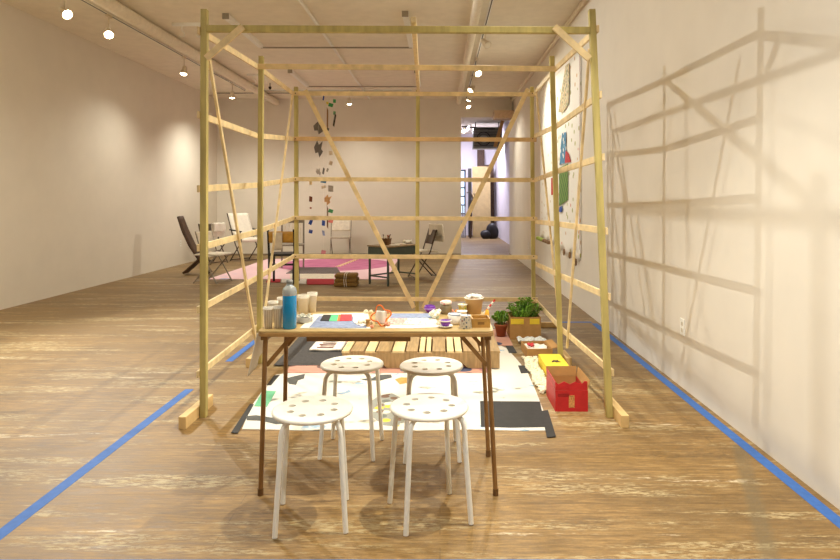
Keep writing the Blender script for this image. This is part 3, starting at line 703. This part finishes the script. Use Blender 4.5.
MB().sheet(lambda u,v: ((u-.5)*.17, (v-.5)*.2, .036+.012*math.sin(u*13+v*4)*math.cos(v*11)), 16, 16, .03).build('paper', PAPER, t)
MB().sheet(lambda u,v: (-.05+(u-.5)*.05, -.02+(v-.5)*.08, .074+.008*math.sin(u*9+v*6)), 8, 8, .006).build('red_scrap', RED, t)
t = MB()
FOIL = mat('crinkled_clear_wrap',(214,216,212),.3,noise=.15,nscale=60,bump=.6)
tag(MB().sheet(lambda u,v: (.70+.25*u, 5.46+.15*v, .034+.014*math.sin(u*21+v*3)*math.cos(v*9+u*5)), 30, 10, .012).build('plastic_wrap', FOIL), 'crinkled clear plastic wrap in front of the plant carton', 'plastic wrap')
pc = carton('plant_carton', 'brown cardboard carton with yellow tape holding a leafy plant', .648,.935,5.70,5.98,.205,CARD,CARD)
for xx, ww in ((-.075,.12),(.085,.09)):
    MB().box((xx,-.1415,.165), (ww,.002,.05)).build('yellow_tape', CARDY, FR['plant_carton'])
# plants
LEAF = mat('leaf_green',(122,168,58),.5,noise=.2,nscale=25); LEAF2 = mat('dark_leaf',(84,122,44),.5,noise=.2)
def plant(label, loc, n, spread, h, base_z, name='leafy_plant', scale=1):
    t = thing(name, label, 'plant', loc); lf = MB(); st = MB()
    for k in range(n):
        a = random.random()*6.283; s = random.random(); R_ = spread*math.sqrt(s); top = base_z+h*(1-.6*s)*(0.6+.4*random.random())
        p0 = Vector((.02*math.cos(a),.02*math.sin(a),.01)); p2 = Vector((R_*math.cos(a),R_*math.sin(a),top)); p1 = (p0+p2)/2+Vector((0,0,.06))
        q = [p0*(1-u)**2+p1*2*u*(1-u)+p2*u*u for u in (0,.25,.5,.75,1)]
        st.tube(q, .002, 5)
        for u in (.45,.55,.62,.7,.78,.86,.93,1):
            b0 = p0*(1-u)**2+p1*2*u*(1-u)+p2*u*u
            for sgn in (-1,1):
                d = Vector((math.cos(a+sgn*(.6+.8*random.random())), math.sin(a+sgn*(.6+.8*random.random())), random.uniform(-.4,.5))).normalized()
                L_ = .034*scale*(.7+.6*random.random()); sd = d.cross(Vector((0,0,1))).normalized()*L_*.24; up = Vector((0,0,.006))
                lf.add([b0, b0+d*L_*.4+sd+up, b0+d*L_-up, b0+d*L_*.4-sd+up, b0+d*L_*.45-up], [(0,4,1),(1,4,2),(0,3,4),(3,2,4)])
    st.build('stems', LEAF2, t); f = lf.build('foliage', LEAF, t); f['kind'] = 'stuff'
    return t
plant('bright green leafy plant growing out of the brown carton', (.79,5.84,.007), 46, .17, .19, .19)
tp = plant('small dark leafy plant spilling over beside the carton', (.575,5.80,.075), 26, .09, .10, .10, scale=.8)
tp.location.z = .0; 
pt = thing('terracotta_pot', 'terracotta pot to the left of the plant carton', 'pot', (.575,5.80,.0077))
MB().lathe([(0,0),(.04,0),(.058,.095),(.064,.095),(.064,.118),(.055,.118),(.05,.1),(0,.1)], seg=28).build('pot_body', mat('terracotta',(158,90,54),.8), pt)
MB().lathe([(0,.1005),(.049,.1005),(.0,.104)], seg=20).build('soil', mat('soil',(60,44,30),.95), pt)
tp.location.z = .1085
for ch in tp.children:
    for v in ch.data.vertices: v.co.z = max(v.co.z-.06, .004)
# pebbles
pb = MB(); random.seed(3)
for k in range(1300):
    y = random.uniform(4.1,5.0); tt = (y-4.1)/.9; xb = .765 if y < 4.87 else .80
    if y < 4.12: xb = .70
    x = random.uniform(.668+.008*math.sin(y*17), xb-.012*abs(math.sin(y*11)))
    r = random.uniform(.007,.013); hz = random.random()*.016
    pb.lathe([(0,-r*.6),(r*.8,-r*.3),(r,0),(r*.7,r*.4),(0,r*.6)], (x,y,r*.6+hz), 6, True)
o = tag(pb.build('white_pebbles', mat('white_pebble',(232,222,194),.7,noise=.06)), 'ribbon of small white pebbles between the white sheet and the boxes', 'pebbles'); o['kind'] = 'stuff'

# ------------------------------------------------------------------ far seating group
DKM = mat('dark_brown_metal',(74,58,44),.45); GREYM = mat('grey_metal',(140,130,116),.4); BLK = mat('black_wood',(34,30,28),.5)
CREAM = mat('cream_vinyl',(226,216,198),.6); BRWD = mat('dark_carved_wood',(74,50,32),.6,noise=.15)
def folding_chair(label, loc, rz, frame, seat_m, back_m, zt=.80, name='folding_chair', w=.42, arms=False, recl=.0, pad=.025, group='chairs around the pink rug'):
    """faces -Y locally"""
    t = thing(name, label, 'chair', loc, rz, group)
    for s in (-1,1):
        x = s*w/2
        bk = MB().tube([(x,-.20,.0),(x,.06,.44),(x,.17+recl,zt)], .011, 8); bk.build('leg', frame, t)
        MB().tube([(x-s*.02,.22,.0),(x-s*.02,-.17,.43)], .011, 8).build('leg', frame, t)
        if arms: MB().bar((x+s*.02,-.2,.63), (x+s*.02,.16,.66), .045, .02).build('armrest', BLK, t); MB().tube([(x+s*.02,-.17,.62),(x,-.18,.44)], .009, 8).build('arm_support', frame, t)
    for a in ((-.20,.0),):
        MB().tube([(-w/2,-.19,.03),(w/2,-.19,.03)], .008, 8).build('stretcher', frame, t); MB().tube([(-w/2+.02,.2,.03),(w/2-.02,.2,.03)], .008, 8).build('stretcher', frame, t)
    MB().sheet(lambda u,v: ((u-.5)*(w-.03), -.2+.4*v, .448+.012*math.sin(v*PI)-.01), 8, 8, pad).build('seat', seat_m, t)
    zb = zt-.24 if not arms else .5
    MB().sheet(lambda u,v: ((u-.5)*(w-.015), lerp(.06+(zb-.44)/(zt-.44)*(.11+recl),.165+recl,v)+.02*math.sin(u*PI), lerp(zb,zt-.01,v)), 8, 8, pad*.8).build('backrest', back_m, t)
    return t
folding_chair('chair with white back panel and thin steel legs behind the left front post', (-3.55,9.62,0), math.radians(78), GREYM, CREAM, CREAM, .80)
c2 = folding_chair('folding chair with a white cloth over its back near the left wall', (-4.62,12.5,0), math.radians(60), DKM, CREAM, DKM, .80)
def cloth_over(label, loc, rz, w, h, m=PAPER):
    return tag(MB().sheet(lambda u,v: ((u-.5)*w+.01*math.sin(v*9), (.02+.012*math.sin(u*12))*(-1 if v<.5 else 1)+.0, -h*abs(v-.4)+.004*math.sin(u*17)), 14, 16, .012).build('draped_cloth', m, None, loc, rz=rz), label, 'cloth')
cloth_over('white cloth draped over the folding chair near the left wall', (-4.47,12.42,.835), math.radians(60), .30, .5)
folding_chair('reclining folding armchair with thick white cushions', (-4.08,12.95,0), math.radians(55), DKM, PAPER, PAPER, 1.0, 'folding_armchair', .52, True, .12, .07)
folding_chair('cream folding chair standing against the back wall', (-2.22,13.75,0), math.radians(4), GREYM, mat('grey_canvas',(176,164,144),.8), CREAM, .82, w=.44)
folding_chair('brown folding chair turned towards the green desk', (-.28,10.15,0), math.radians(-72), DKM, CREAM, DKM, .80)
cloth_over('white ruffled cloth hung over the chair by the green desk', (-.06,10.19,.90), math.radians(-50), .34, .50)
# orange-backed chair, its back to the camera
t = thing('wooden_chair', 'black framed chair with yellow wooden back turned away from the camera', 'chair', (-2.40,9.45,.0125), math.radians(184), 'chairs around the pink rug')
for s in (-1,1):
    MB().bar((s*.18,.20,0), (s*.19,.17,.5), .03, .035).build('leg', BLK, t); MB().bar((s*.19,.17,.5), (s*.19,.24,.83), .028, .03).build('back_post', BLK, t)
    MB().bar((s*.19,-.2,0), (s*.18,-.17,.43), .03, .03).build('leg', BLK, t)
MB().box((0,0,.445), (.40,.40,.035)).build('seat', BLK, t, bevel=.008)
MB().sheet(lambda u,v: ((u-.5)*.36, .215+.03*v-.03*math.sin(u*PI)+.0, .63+.17*v), 10, 4, .015).build('backrest', mat('golden_ply',(206,156,66),.4,noise=.05), t)
MB().bar((-.19,.19,.30), (.19,.19,.30), .02, .03).build('stretcher', BLK, t)
tag(MB().sheet(lambda u,v: (-2.43+.14*(u-.5), 9.19-.012*math.sin(u*5), .54+.26*v), 6, 8, .004).build('paper_bag', mat('pale_paper',(220,208,190),.8,noise=.05)), 'pale paper apron hanging on the yellow backed chair', 'paper')
# slatted chair
t = thing('slatted_chair', 'grey slatted chair standing behind the yellow backed chair', 'chair', (-2.75,11.4,.0065), math.radians(8), 'chairs around the pink rug')
for s in (-1,1):
    MB().bar((s*.2,.2,0), (s*.2,.24,.9), .03, .03).build('leg', GREYM, t); MB().bar((s*.2,-.2,0), (s*.2,-.2,.44), .03, .03).build('leg', GREYM, t)
MB().box((0,0,.45), (.43,.43,.025)).build('seat', GREYM, t)
MB().bar((-.2,.238,.87), (.2,.238,.87), .028, .06).build('top_rail', GREYM, t)
for i in range(5): MB().bar((-.14+.07*i,.215,.463), (-.14+.07*i,.236,.84), .02, .03, (0,1,0)).build('back_slat', CREAM, t)
# crossed plank chair
t = thing('plank_chair', 'dark carved chair of two crossed planks near the left wall', 'chair', (-4.25,10.6,0), 0, 'chairs around the pink rug')
def plank(pts, w, th):
    return MB().sheet(lambda u,v: (lambda p: (p[0], (v-.5)*w*p[2], p[1]))(interp(pts,u)), 14, 4, th)
def interp(pts, u):
    n = len(pts)-1; i = min(int(u*n), n-1); f = u*n-i
    return [lerp(pts[i][k], pts[i+1][k], f) for k in range(3)]
plank([(-.23,1.0,.8),(-.14,.75,1),(-.02,.5,1),(.15,.22,.7),(.29,.025,.6)], .24, .035).build('back_plank', BRWD, t)
plank([(-.14,.03,.9),(.02,.17,.8),(.2,.34,1),(.42,.40,1)], .24, .035).build('seat_plank', BRWD, t)
# desk
DG2 = mat('green_grey_enamel',(74,84,76),.5,noise=.04)
t = thing('school_desk', 'small green-grey metal school desk with open legs', 'desk', (-.72,9.51,0), math.radians(49))
MB().box((0,0,.585), (.68,.46,.02)).build('desktop', mat('worn_desk_top',(150,126,92),.5,noise=.08), t, bevel=.005)
MB().box((0,0,.51), (.66,.44,.12)).build('drawer_box', DG2, t, bevel=.006)
for sx in (-1,1):
    for sy in (-1,1): MB().box((sx*.31,sy*.2,.225), (.025,.025,.45)).build('leg', DG2, t)
    MB().box((sx*.31,0,.13), (.018,.375,.02)).build('stretcher', DG2, t)
MB().box((0,.2,.13), (.595,.018,.02)).build('stretcher', DG2, t)
DZ = .595
t = thing('wire_basket', 'brown basket of oddments on the green desk', 'basket', (-.82,9.46,DZ), .2, 'things on the green desk')
BK = mat('wicker_brown',(124,90,58),.8,noise=.2,nscale=60)
MB().lathe([(0,0),(.06,0),(.075,.09),(.08,.09),(.08,.1),(.07,.1),(.055,.01),(0,.01)], seg=16).build('basket_body', BK, t)
for k in range(7): MB().tube([(.03*math.cos(k),.03*math.sin(k),.02),(.06*math.cos(k*1.3),.06*math.sin(k*1.3),.14+.01*(k%3))], .009, 6).build('oddment', [PAPER,MATS['terracotta'],DKM][k%3], t)
for i, (x, y, l) in enumerate(((-.70,9.42,'sheet of white paper on the green desk nearest the basket'),(-.62,9.62,'sheet of white paper on the right of the green desk'))):
    tag(MB().box((0,0,.004), (.16,.11,.007), rz=.3*i).build('paper_pad', PAPER, None, (x,y,DZ)), l, 'paper', 'things on the green desk')
tag(MB().sheet(lambda u,v: ((u-.5)*.14,(v-.5)*.14,.03+.02*math.sin(u*8)*math.cos(v*9)), 10, 10, .02).build('crumpled_cloth', PAPER, None, (-.52,9.74,DZ)), 'crumpled white cloth at the right back of the green desk', 'cloth', 'things on the green desk')

# rugs
def pinkrug():
    m, N, L, b = nodes('pink_rug_mat', .95)
    co = N.new('ShaderNodeTexCoord').outputs['Object']
    v = N.new('ShaderNodeVectorMath'); v.operation = 'DISTANCE'; L.new(co, v.inputs[0]); v.inputs[1].default_value = (-2.1,12.2,0)
    r = ramp(N, [(.499, W4), (.501, K4)]); mth = N.new('ShaderNodeMath'); mth.operation = 'MULTIPLY'; mth.inputs[1].default_value = .5/1.15
    L.new(v.outputs['Value'], mth.inputs[0]); L.new(mth.outputs[0], r.inputs[0])
    n = noise(N, L, co, 4, (1,2,1), 5); r2 = ramp(N, [(.45, srgb(196,116,152)), (.6, srgb(180,98,138))]); L.new(n.outputs[0], r2.inputs[0])
    n3 = noise(N, L, co, 1.5, (1,2.5,1), 4, (4,4,0)); r3 = ramp(N, [(.66, srgb(236,200,208)), (.69, srgb(180,180,214))]); L.new(n3.outputs[0], r3.inputs[0])
    L.new(mix(N, L, r.outputs[0], r3.outputs[0], r2.outputs[0]), b.inputs['Base Color']); return m
tag(MB().prism([(-3.75,9.95),(-.87,9.95),(-.9,13.3),(-3.72,13.3)], 0, .006).build('pink_rug', pinkrug()), 'large pale pink rug with a magenta circle in the far seating area', 'rug')
tag(MB().prism([G(286,274),G(341,274),G(337,268),G(296,268)], .0065, .014).build('striped_mat', stripes('dark_striped_mat',(60,52,54),(126,112,110),9,'Y')), 'dark striped woven mat on the pink rug', 'mat')
tag(MB().prism([G(290,279),G(334,279),G(334,274.3),G(290,274.3)], .0065, .010).build('cream_cloth', CREAM), 'cream cloth strip in front of the striped mat', 'cloth')
REDC = mat('dark_red_cloth',(160,26,38),.9)
tag(MB().prism([G(307,285),G(334,285),G(334,279.6),G(307,279.6)], 0.0065, .012).build('red_cloth', REDC), 'dark red cloth beside the tied brown bundle', 'cloth')
tag(MB().prism([G(266,282.8),G(280,282.8),G(281,279.6),G(268,279.6)], 0.0065, .012).build('red_cloth', REDC), 'dark red cloth scrap under the yellow backed chair', 'cloth')
tag(MB().prism([G(281,283),G(306,284.5),G(306.5,279.6),G(282,279.6)], 0.0065, .012).build('white_cloth', mat('grey_white_cloth',(206,198,190),.9)), 'greyish white cloth between the two dark red cloths', 'cloth')
tag(MB().sheet(lambda u,v: (-1.7+.09*u+.55*v*.3-.3, 11.75+1.4*v, .0085), 2, 8, .006, False).build('ribbon', stripes('striped_ribbon',(232,214,180),(196,120,70),14,'X')), 'pale striped ribbon lying across the magenta circle', 'ribbon')
BUN = mat('mustard_burlap',(132,100,52),.95,noise=.12,nscale=40,bump=.5)
t = thing('tied_bundle', 'brown folded blanket bundle tied with pale string', 'bundle', (-1.40,9.22,0))
for i in range(3): MB().box((.006*(i%2),0,.033+.062*i), (.35-.012*i,.26,.060)).build('folded_layer', BUN, t, bevel=.022)
for s in (-.01,.02): MB().tube([(s,-.137,.0),(s-.012,-.137,.1),(s,-.137,.192),(s,0,.197),(s,.137,.192),(s,.137,.0)], .005, 6).build('string', CREAM, t)

# ------------------------------------------------------------------ hanging paper strands
YM = 12.5
def P(px_, py_): return ((px_-HX)*YM/F, CZ-(py_-HY)*YM/F)
strands = {
 310.7:('leftmost hanging strand with brown and blue paper scraps', [(183,3,4,(222,196,140)),(199,3.4,6,(120,70,44)),(208,2,2,(160,90,60)),(222,3.5,6,(52,84,160)),(231.5,4,4,(56,90,170))]),
 318.5:('hanging strand with two large dark grey jagged scraps', [(128,11,13,(122,114,104)),(149,9,17,(112,106,98)),(172,5,8,(188,178,164))]),
 323.5:('hanging strand with small blue and beige paper scraps', [(98,1.5,5,(40,70,150)),(171,2,7,(120,112,104)),(181.5,6,3,(70,140,180)),(187,5,3,(206,190,160)),(223,3.5,6,(60,90,170)),(233,2.5,6,(150,170,206)),(252,5,4,(214,150,150))]),
 327.5:('hanging strand with a tan figure and a long brown stick', [(103,2.5,3,(226,206,90)),(118,1.6,22,(150,116,80)),(130,2.6,5,(60,76,66)),(170,2,4,(160,150,130)),(200,7,11,(216,170,112)),(217,1.6,24,(120,84,54))]),
 330.8:('hanging strand of green scraps and printed beige tags', [(105,5,4,(60,150,84)),(153,3.8,4.5,(214,196,166)),(163,3.8,4.5,(210,190,160)),(188.5,5.5,7,(178,170,152)),(211,5,4,(80,160,100)),(221,5,4,(226,130,120))]),
 334.5:('rightmost hanging strand with green leaves and a dark strip', [(101,3,4,(62,156,90)),(113,2.4,4,(70,150,86)),(120,2,14,(72,70,58)),(114,.1,.1,(0,0,0))]),
}
for x_, (lab, pcs) in strands.items():
    zt = ZC; X = P(x_,0)[0]; zb = min(P(0,p[0])[1] for p in pcs)
    t = thing('hanging_strand', lab, 'mobile', (X,YM,zt), 0, 'strands of hanging paper scraps')
    MB().tube([(0,0,0),(0,0,zb-zt)], .0012, 5).build('thread', PAPER, t)
    for (py_, w_, h_, c_) in pcs:
        if w_ < 1: continue
        z = P(0,py_)[1]-zt; w = w_*YM/F/2; h = h_*YM/F/2; rr = random.uniform(-.35,.35) if h_ < 15 else 0
        if w_ >= 5 and h_ > 7: sh = [(-1,.2),(-.3,1),(.1,.5),(.9,.9),(.6,0),(1,-.3),(.2,-1),(-.1,-.4),(-.7,-.5)]
        else: sh = [(-1,-.8),(.8,-1),(1,.7),(-.8,1)]
        pts = [(w*a*math.cos(rr)-h*b_*math.sin(rr), w*a*math.sin(rr)+h*b_*math.cos(rr)) for a, b_ in sh]
        n = len(pts); ya = random.uniform(-.004,.004)
        m_ = MB().add([(a,-.002+ya,z+b_) for a, b_ in pts]+[(a,.002+ya,z+b_) for a, b_ in pts], [tuple(range(n)), tuple(range(n,2*n))[::-1]]+[((i+1)%n,i,n+i,n+(i+1)%n) for i in range(n)])
        m_.build('paper_scrap', mat('scrap_%d_%d_%d' % c_, c_, .8), t)

# ------------------------------------------------------------------ wall scrolls
def wallpiece(y0, y1, z0, z1, m, name, parent, out, th=.002):
    return MB().box((-out-th/2, (y0+y1)/2, (z0+z1)/2), (th, y1-y0, z1-z0)).build(name, m, parent)
def jag(pts, m, name, parent, out, th=.002):
    n = len(pts)
    a = sum(pts[i][0]*pts[(i+1)%n][1]-pts[(i+1)%n][0]*pts[i][1] for i in range(n))
    if a > 0: pts = pts[::-1]
    return MB().add([(-out-th,p[0],p[1]) for p in pts]+[(-out,p[0],p[1]) for p in pts], [tuple(range(n)), tuple(range(n,2*n))[::-1]]+[((i+1)%n,i,n+i,n+(i+1)%n) for i in range(n)]).build(name, m, parent)
def onwall(px_, py_):
    d = XR*F/(px_-HX); return (d, CZ-(py_-HY)*d/F)
DOTS = spotted('scroll_with_dabs', (246,242,232), [(214,170,110),(150,110,80),(214,120,80),(180,180,110)], 7.5, .2)
t = thing('paper_scroll', 'tall white paper scroll with collage column, blue figure and green panel on the right wall', 'scroll', (XR,0,0), 0, 'long paper scrolls on the right wall')
MB().sheet(lambda u,v: (-.004-.002-.012*v*v*abs(math.sin(u*5)), 7.26+1.55*u, 3.06-(2.47+.04*math.sin(u*16))*v), 20, 30, .003).build('scroll_sheet', DOTS, t)
jag([onwall(560,112),onwall(563,90),onwall(567,66),onwall(570.5,63),onwall(571,85),onwall(570,104),onwall(565,112)], spotted('collage_column',(206,190,140),[(150,130,80),(110,120,80),(200,160,110),(170,150,130)],22,.45), 'collage_column', t, .019)
jag([onwall(561,165),onwall(562,148),onwall(563.5,133),onwall(567.5,132),onwall(567.5,145),onwall(569,162)], spotted('blue_figure',(70,130,170),[(30,80,140),(120,170,190),(230,226,214),(40,110,130)],16,.4), 'blue_figure', t, .019)
jag([onwall(566.5,163),onwall(567.5,150),onwall(570.5,154),onwall(572.5,162)], mat('crimson_paint',(190,50,50),.8,noise=.1), 'red_figure', t, .022)
jag([onwall(560.5,206),onwall(560.5,168),onwall(569.5,163.5),onwall(569.5,200)], stripes('green_leaf_panel',(70,110,50),(120,150,70),5,'DIAGONAL'), 'green_panel', t, .019)
jag([onwall(560.5,212),onwall(561,203+4),onwall(564,206),onwall(563.5,212)], mat('royal_blue_paint',(60,90,170),.8), 'blue_mark', t, .022)
wallpiece(7.268,7.276,.7,3.04,mat('mauve_line',(176,130,150),.8),'mauve_edge',t,.019)
for (a, b_) in ((578,247),(573,255),(567,252),(579,262)):
    q = onwall(a, b_); MB().lathe([(0,-.05),(.016,-.035),(.018,0),(.012,.035),(0,.045)], (-.04,q[0],q[1]), 10).build('hem_weight', mat('brown_tuft',(150,120,90),.9,noise=.15), t)
DOT2 = spotted('scroll_pale_dabs', (248,246,238), [(236,232,214),(190,200,150),(248,246,238),(214,190,160)], 7, .14)
t = thing('paper_scroll', 'far white paper scroll with pale marks and green fringe on the right wall', 'scroll', (XR,0,0), 0, 'long paper scrolls on the right wall')
MB().sheet(lambda u,v: (-.006-.012*v*v*abs(math.sin(u*5)), 8.98+1.2*u, 3.1-(2.45+.04*math.sin(u*14))*v), 18, 30, .003).build('scroll_sheet', DOT2, t)
for k in range(6):
    y = 9.0+.2*k; MB().lathe([(0,-.03),(.03,-.02),(.036,0),(.025,.025),(0,.03)], (-.066,y+.07,.66), 10).build('fringe_tuft', mat('lime_tuft',(160,180,90),.9) if k>2 else MATS['brown_tuft'], t)
jag([onwall(552.5,195),onwall(552.5,178),onwall(554.5,178),onwall(554.5,195)], MATS['crimson_paint'], 'red_mark', t, .019)

# outlets
def outlet(label, loc, rz):
    t = thing('wall_outlet', label, 'outlet', loc, rz)
    MB().box((0,-.003,0), (.075,.006,.115)).build('cover_plate', WHITE, t, bevel=.002)
    for s in (-.022,.022): MB().box((0,-.0065,s), (.03,.002,.026)).build('socket', mat('socket_ivory',(206,196,176),.5), t)
    return t
outlet('white wall outlet low on the right wall among the shadows', (XR,4.23,.42), -PI/2)
outlet('white wall outlet low on the left wall by the crossed plank chair', (XL,12.2,.42), PI/2)
outlet('small wall outlet far along the right wall near the doorway', (XR,11.6,.42), -PI/2)

# ------------------------------------------------------------------ back room contents
t = thing('ceiling_fan_unit', 'dark grey caged ventilation unit hanging in the back room', 'ventilation unit', (1.42,18.6,2.83))
DV = mat('vent_dark',(112,114,106),.5,noise=.12)
MB().box((0,0,.3), (.86,.6,.62)).build('casing', DV, t, bevel=.01)
MB().tube([(-.12+.2*math.cos(a*PI/12),-.305,.26+.2*math.sin(a*PI/12)) for a in range(25)], .014, 8, False).build('fan_ring', BLK, t)
MB().lathe([(0,0),(.12,.0),(.1,.02),(0,.03)], (-.12,-.302,.26), 20, True, Matrix.Rotation(PI/2,3,'X')).build('fan_hub', mat('hub_grey',(150,156,150),.4), t)
for k in range(7): MB().box((0,-.304,.06+.08*k), (.84,.006,.012)).build('grille_bar', BLK, t)
for s in (-.35,.35): MB().tube([(s,0,.61),(s,0,.79)], .012, 6).build('hanger', BLK, t)
t = thing('roof_duct', 'tan diagonal strut beside the ventilation unit', 'duct', (1.72,18.1,2.8))
MB().bar((-.1,0,.03), (.12,0,.8), .1, .1, (0,1,0)).build('strut', CARD, t)
run('conduit', (.62,17.4,3.35), (1.55,17.4,3.28), .018, BLK, 'black conduit sagging above the ventilation unit', 'conduit')
L = lamp(.66,17.0,(.3,13.5,1.0), 60, 'dazzling lamp inside the back room at the door edge', zt=ZC, drop=.42, angle=120)
OSB = mat('tan_plywood',(180,156,110),.7,noise=.05,nscale=8)
def lean(name, label, x, w, y, h, m, th=.02, lx=0):
    t = tag(MB().bar((x,y,0.012), (x+lx,y+.32,h), w, th, (0,1,0)).build(name, m), label, 'board', 'boards leaning in the back room'); return t
lean('plywood_board', 'tall tan plywood board leaning in the back room', 1.42, .62, 20.9, 2.42, OSB)
lean('dark_board', 'tall dark board leaning right behind the plywood', 1.64, .5, 21.3, 2.5, BRWD)
lean('dark_board', 'narrow dark board leaning left of the plywood', 1.02, .12, 20.8, 2.35, BLK)
lean('tall_brown_board', 'tall brown board standing above the plywood', 1.45, .26, 21.55, 3.05, BRWD)
for i in range(4): lean('grey_board', 'short grey leaning board, number of its row seen under the window'.replace('number of its row', ['leftmost','second','third','rightmost'][i]+' of four'), .62+.075*i, .05, 20.4+.05*i, 1.25-.07*i, mat('grey_wood',(110,108,108),.7))
t = thing('driftwood_branch', 'curly dark branch standing before the boards in the back room', 'branch', (1.0,20.3,0))
MB().tube([(0,0,0),(.05,0,.6),(-.02,.02,1.0),(.1,.02,1.3),(.0,0,1.55),(-.12,.02,1.5)], [.03,.035,.03,.03,.025,.015], 8).build('trunk', BRWD, t)
MB().tube([(.02,0,.9),(.18,0,1.25),(.12,.0,1.5)], [.025,.022,.012], 8).build('side_branch', BRWD, t)
t = thing('black_bag', 'black sack slumped by the right wall of the back room', 'bag', (1.72,20.2,0))
def blob(c, r, m, name, par):
    vs = []; mb = MB(); nu, nv = 14, 10; 
    for j in range(nv+1):
        for i in range(nu):
            a = 2*PI*i/nu; b_ = PI*j/nv; k = 1+.12*math.sin(3*a+2*b_)
            vs.append((c[0]+r[0]*k*math.sin(b_)*math.cos(a), c[1]+r[1]*k*math.sin(b_)*math.sin(a), max(0,c[2]-r[2]*math.cos(b_))))
    fs = [(j*nu+i, j*nu+(i+1)%nu, (j+1)*nu+(i+1)%nu, (j+1)*nu+i) for j in range(nv) for i in range(nu)]
    return mb.add(vs, fs, True).build(name, m, par)
BB = mat('black_plastic',(26,24,26),.4)
blob((.0,0,.22), (.2,.16,.3), BB, 'sack', t); blob((-.22,-.05,.13), (.18,.15,.16), BB, 'sack_end', t)

# back room daylight: the window (a sky) plus a cool tube added to brighten it
w = bpy.data.worlds.new('sky'); bpy.context.scene.world = w; w.use_nodes = True
w.node_tree.nodes['Background'].inputs[0].default_value = (.55,.72,1,1); w.node_tree.nodes['Background'].inputs[1].default_value = 3.0
t = thing('fill_tube', 'added cool white tube brightening the back room', 'light fitting', (.9,19.8,ZC), 0)
MB().box((0,0,-.02), (.1,1.2,.04)).build('housing', WHITE, t); MB().tube([(0,-.58,-.06),(0,.58,-.06)], .018, 10).build('tube', emit('cool_tube',(226,226,255),20), t)
La = bpy.data.lights.new('tube_fill_light','AREA'); La.shape='RECTANGLE'; La.size=.1; La.size_y=1.2; La.energy=130; La.color=(.86,.84,1)
o = bpy.data.objects.new('tube_fill_light', La); C.objects.link(o); o.parent = t; o.location = (0,0,-.085)

# ------------------------------------------------------------------ camera
cam = bpy.data.cameras.new('camera'); co = bpy.data.objects.new('camera', cam); C.objects.link(co)
co.location = (0,0,CZ); co.rotation_euler = (PI/2,0,0)
cam.sensor_width = 36; cam.lens = 36*F/840; cam.shift_x = -20/840; cam.shift_y = -81/840; cam.clip_start = .05; cam.clip_end = 100
S = bpy.context.scene; S.camera = co
S.view_settings.view_transform = 'Standard'; S.view_settings.look = 'None'; S.view_settings.gamma = 1; S.view_settings.exposure = .26
S.cycles.max_bounces = 10; S.cycles.diffuse_bounces = 5
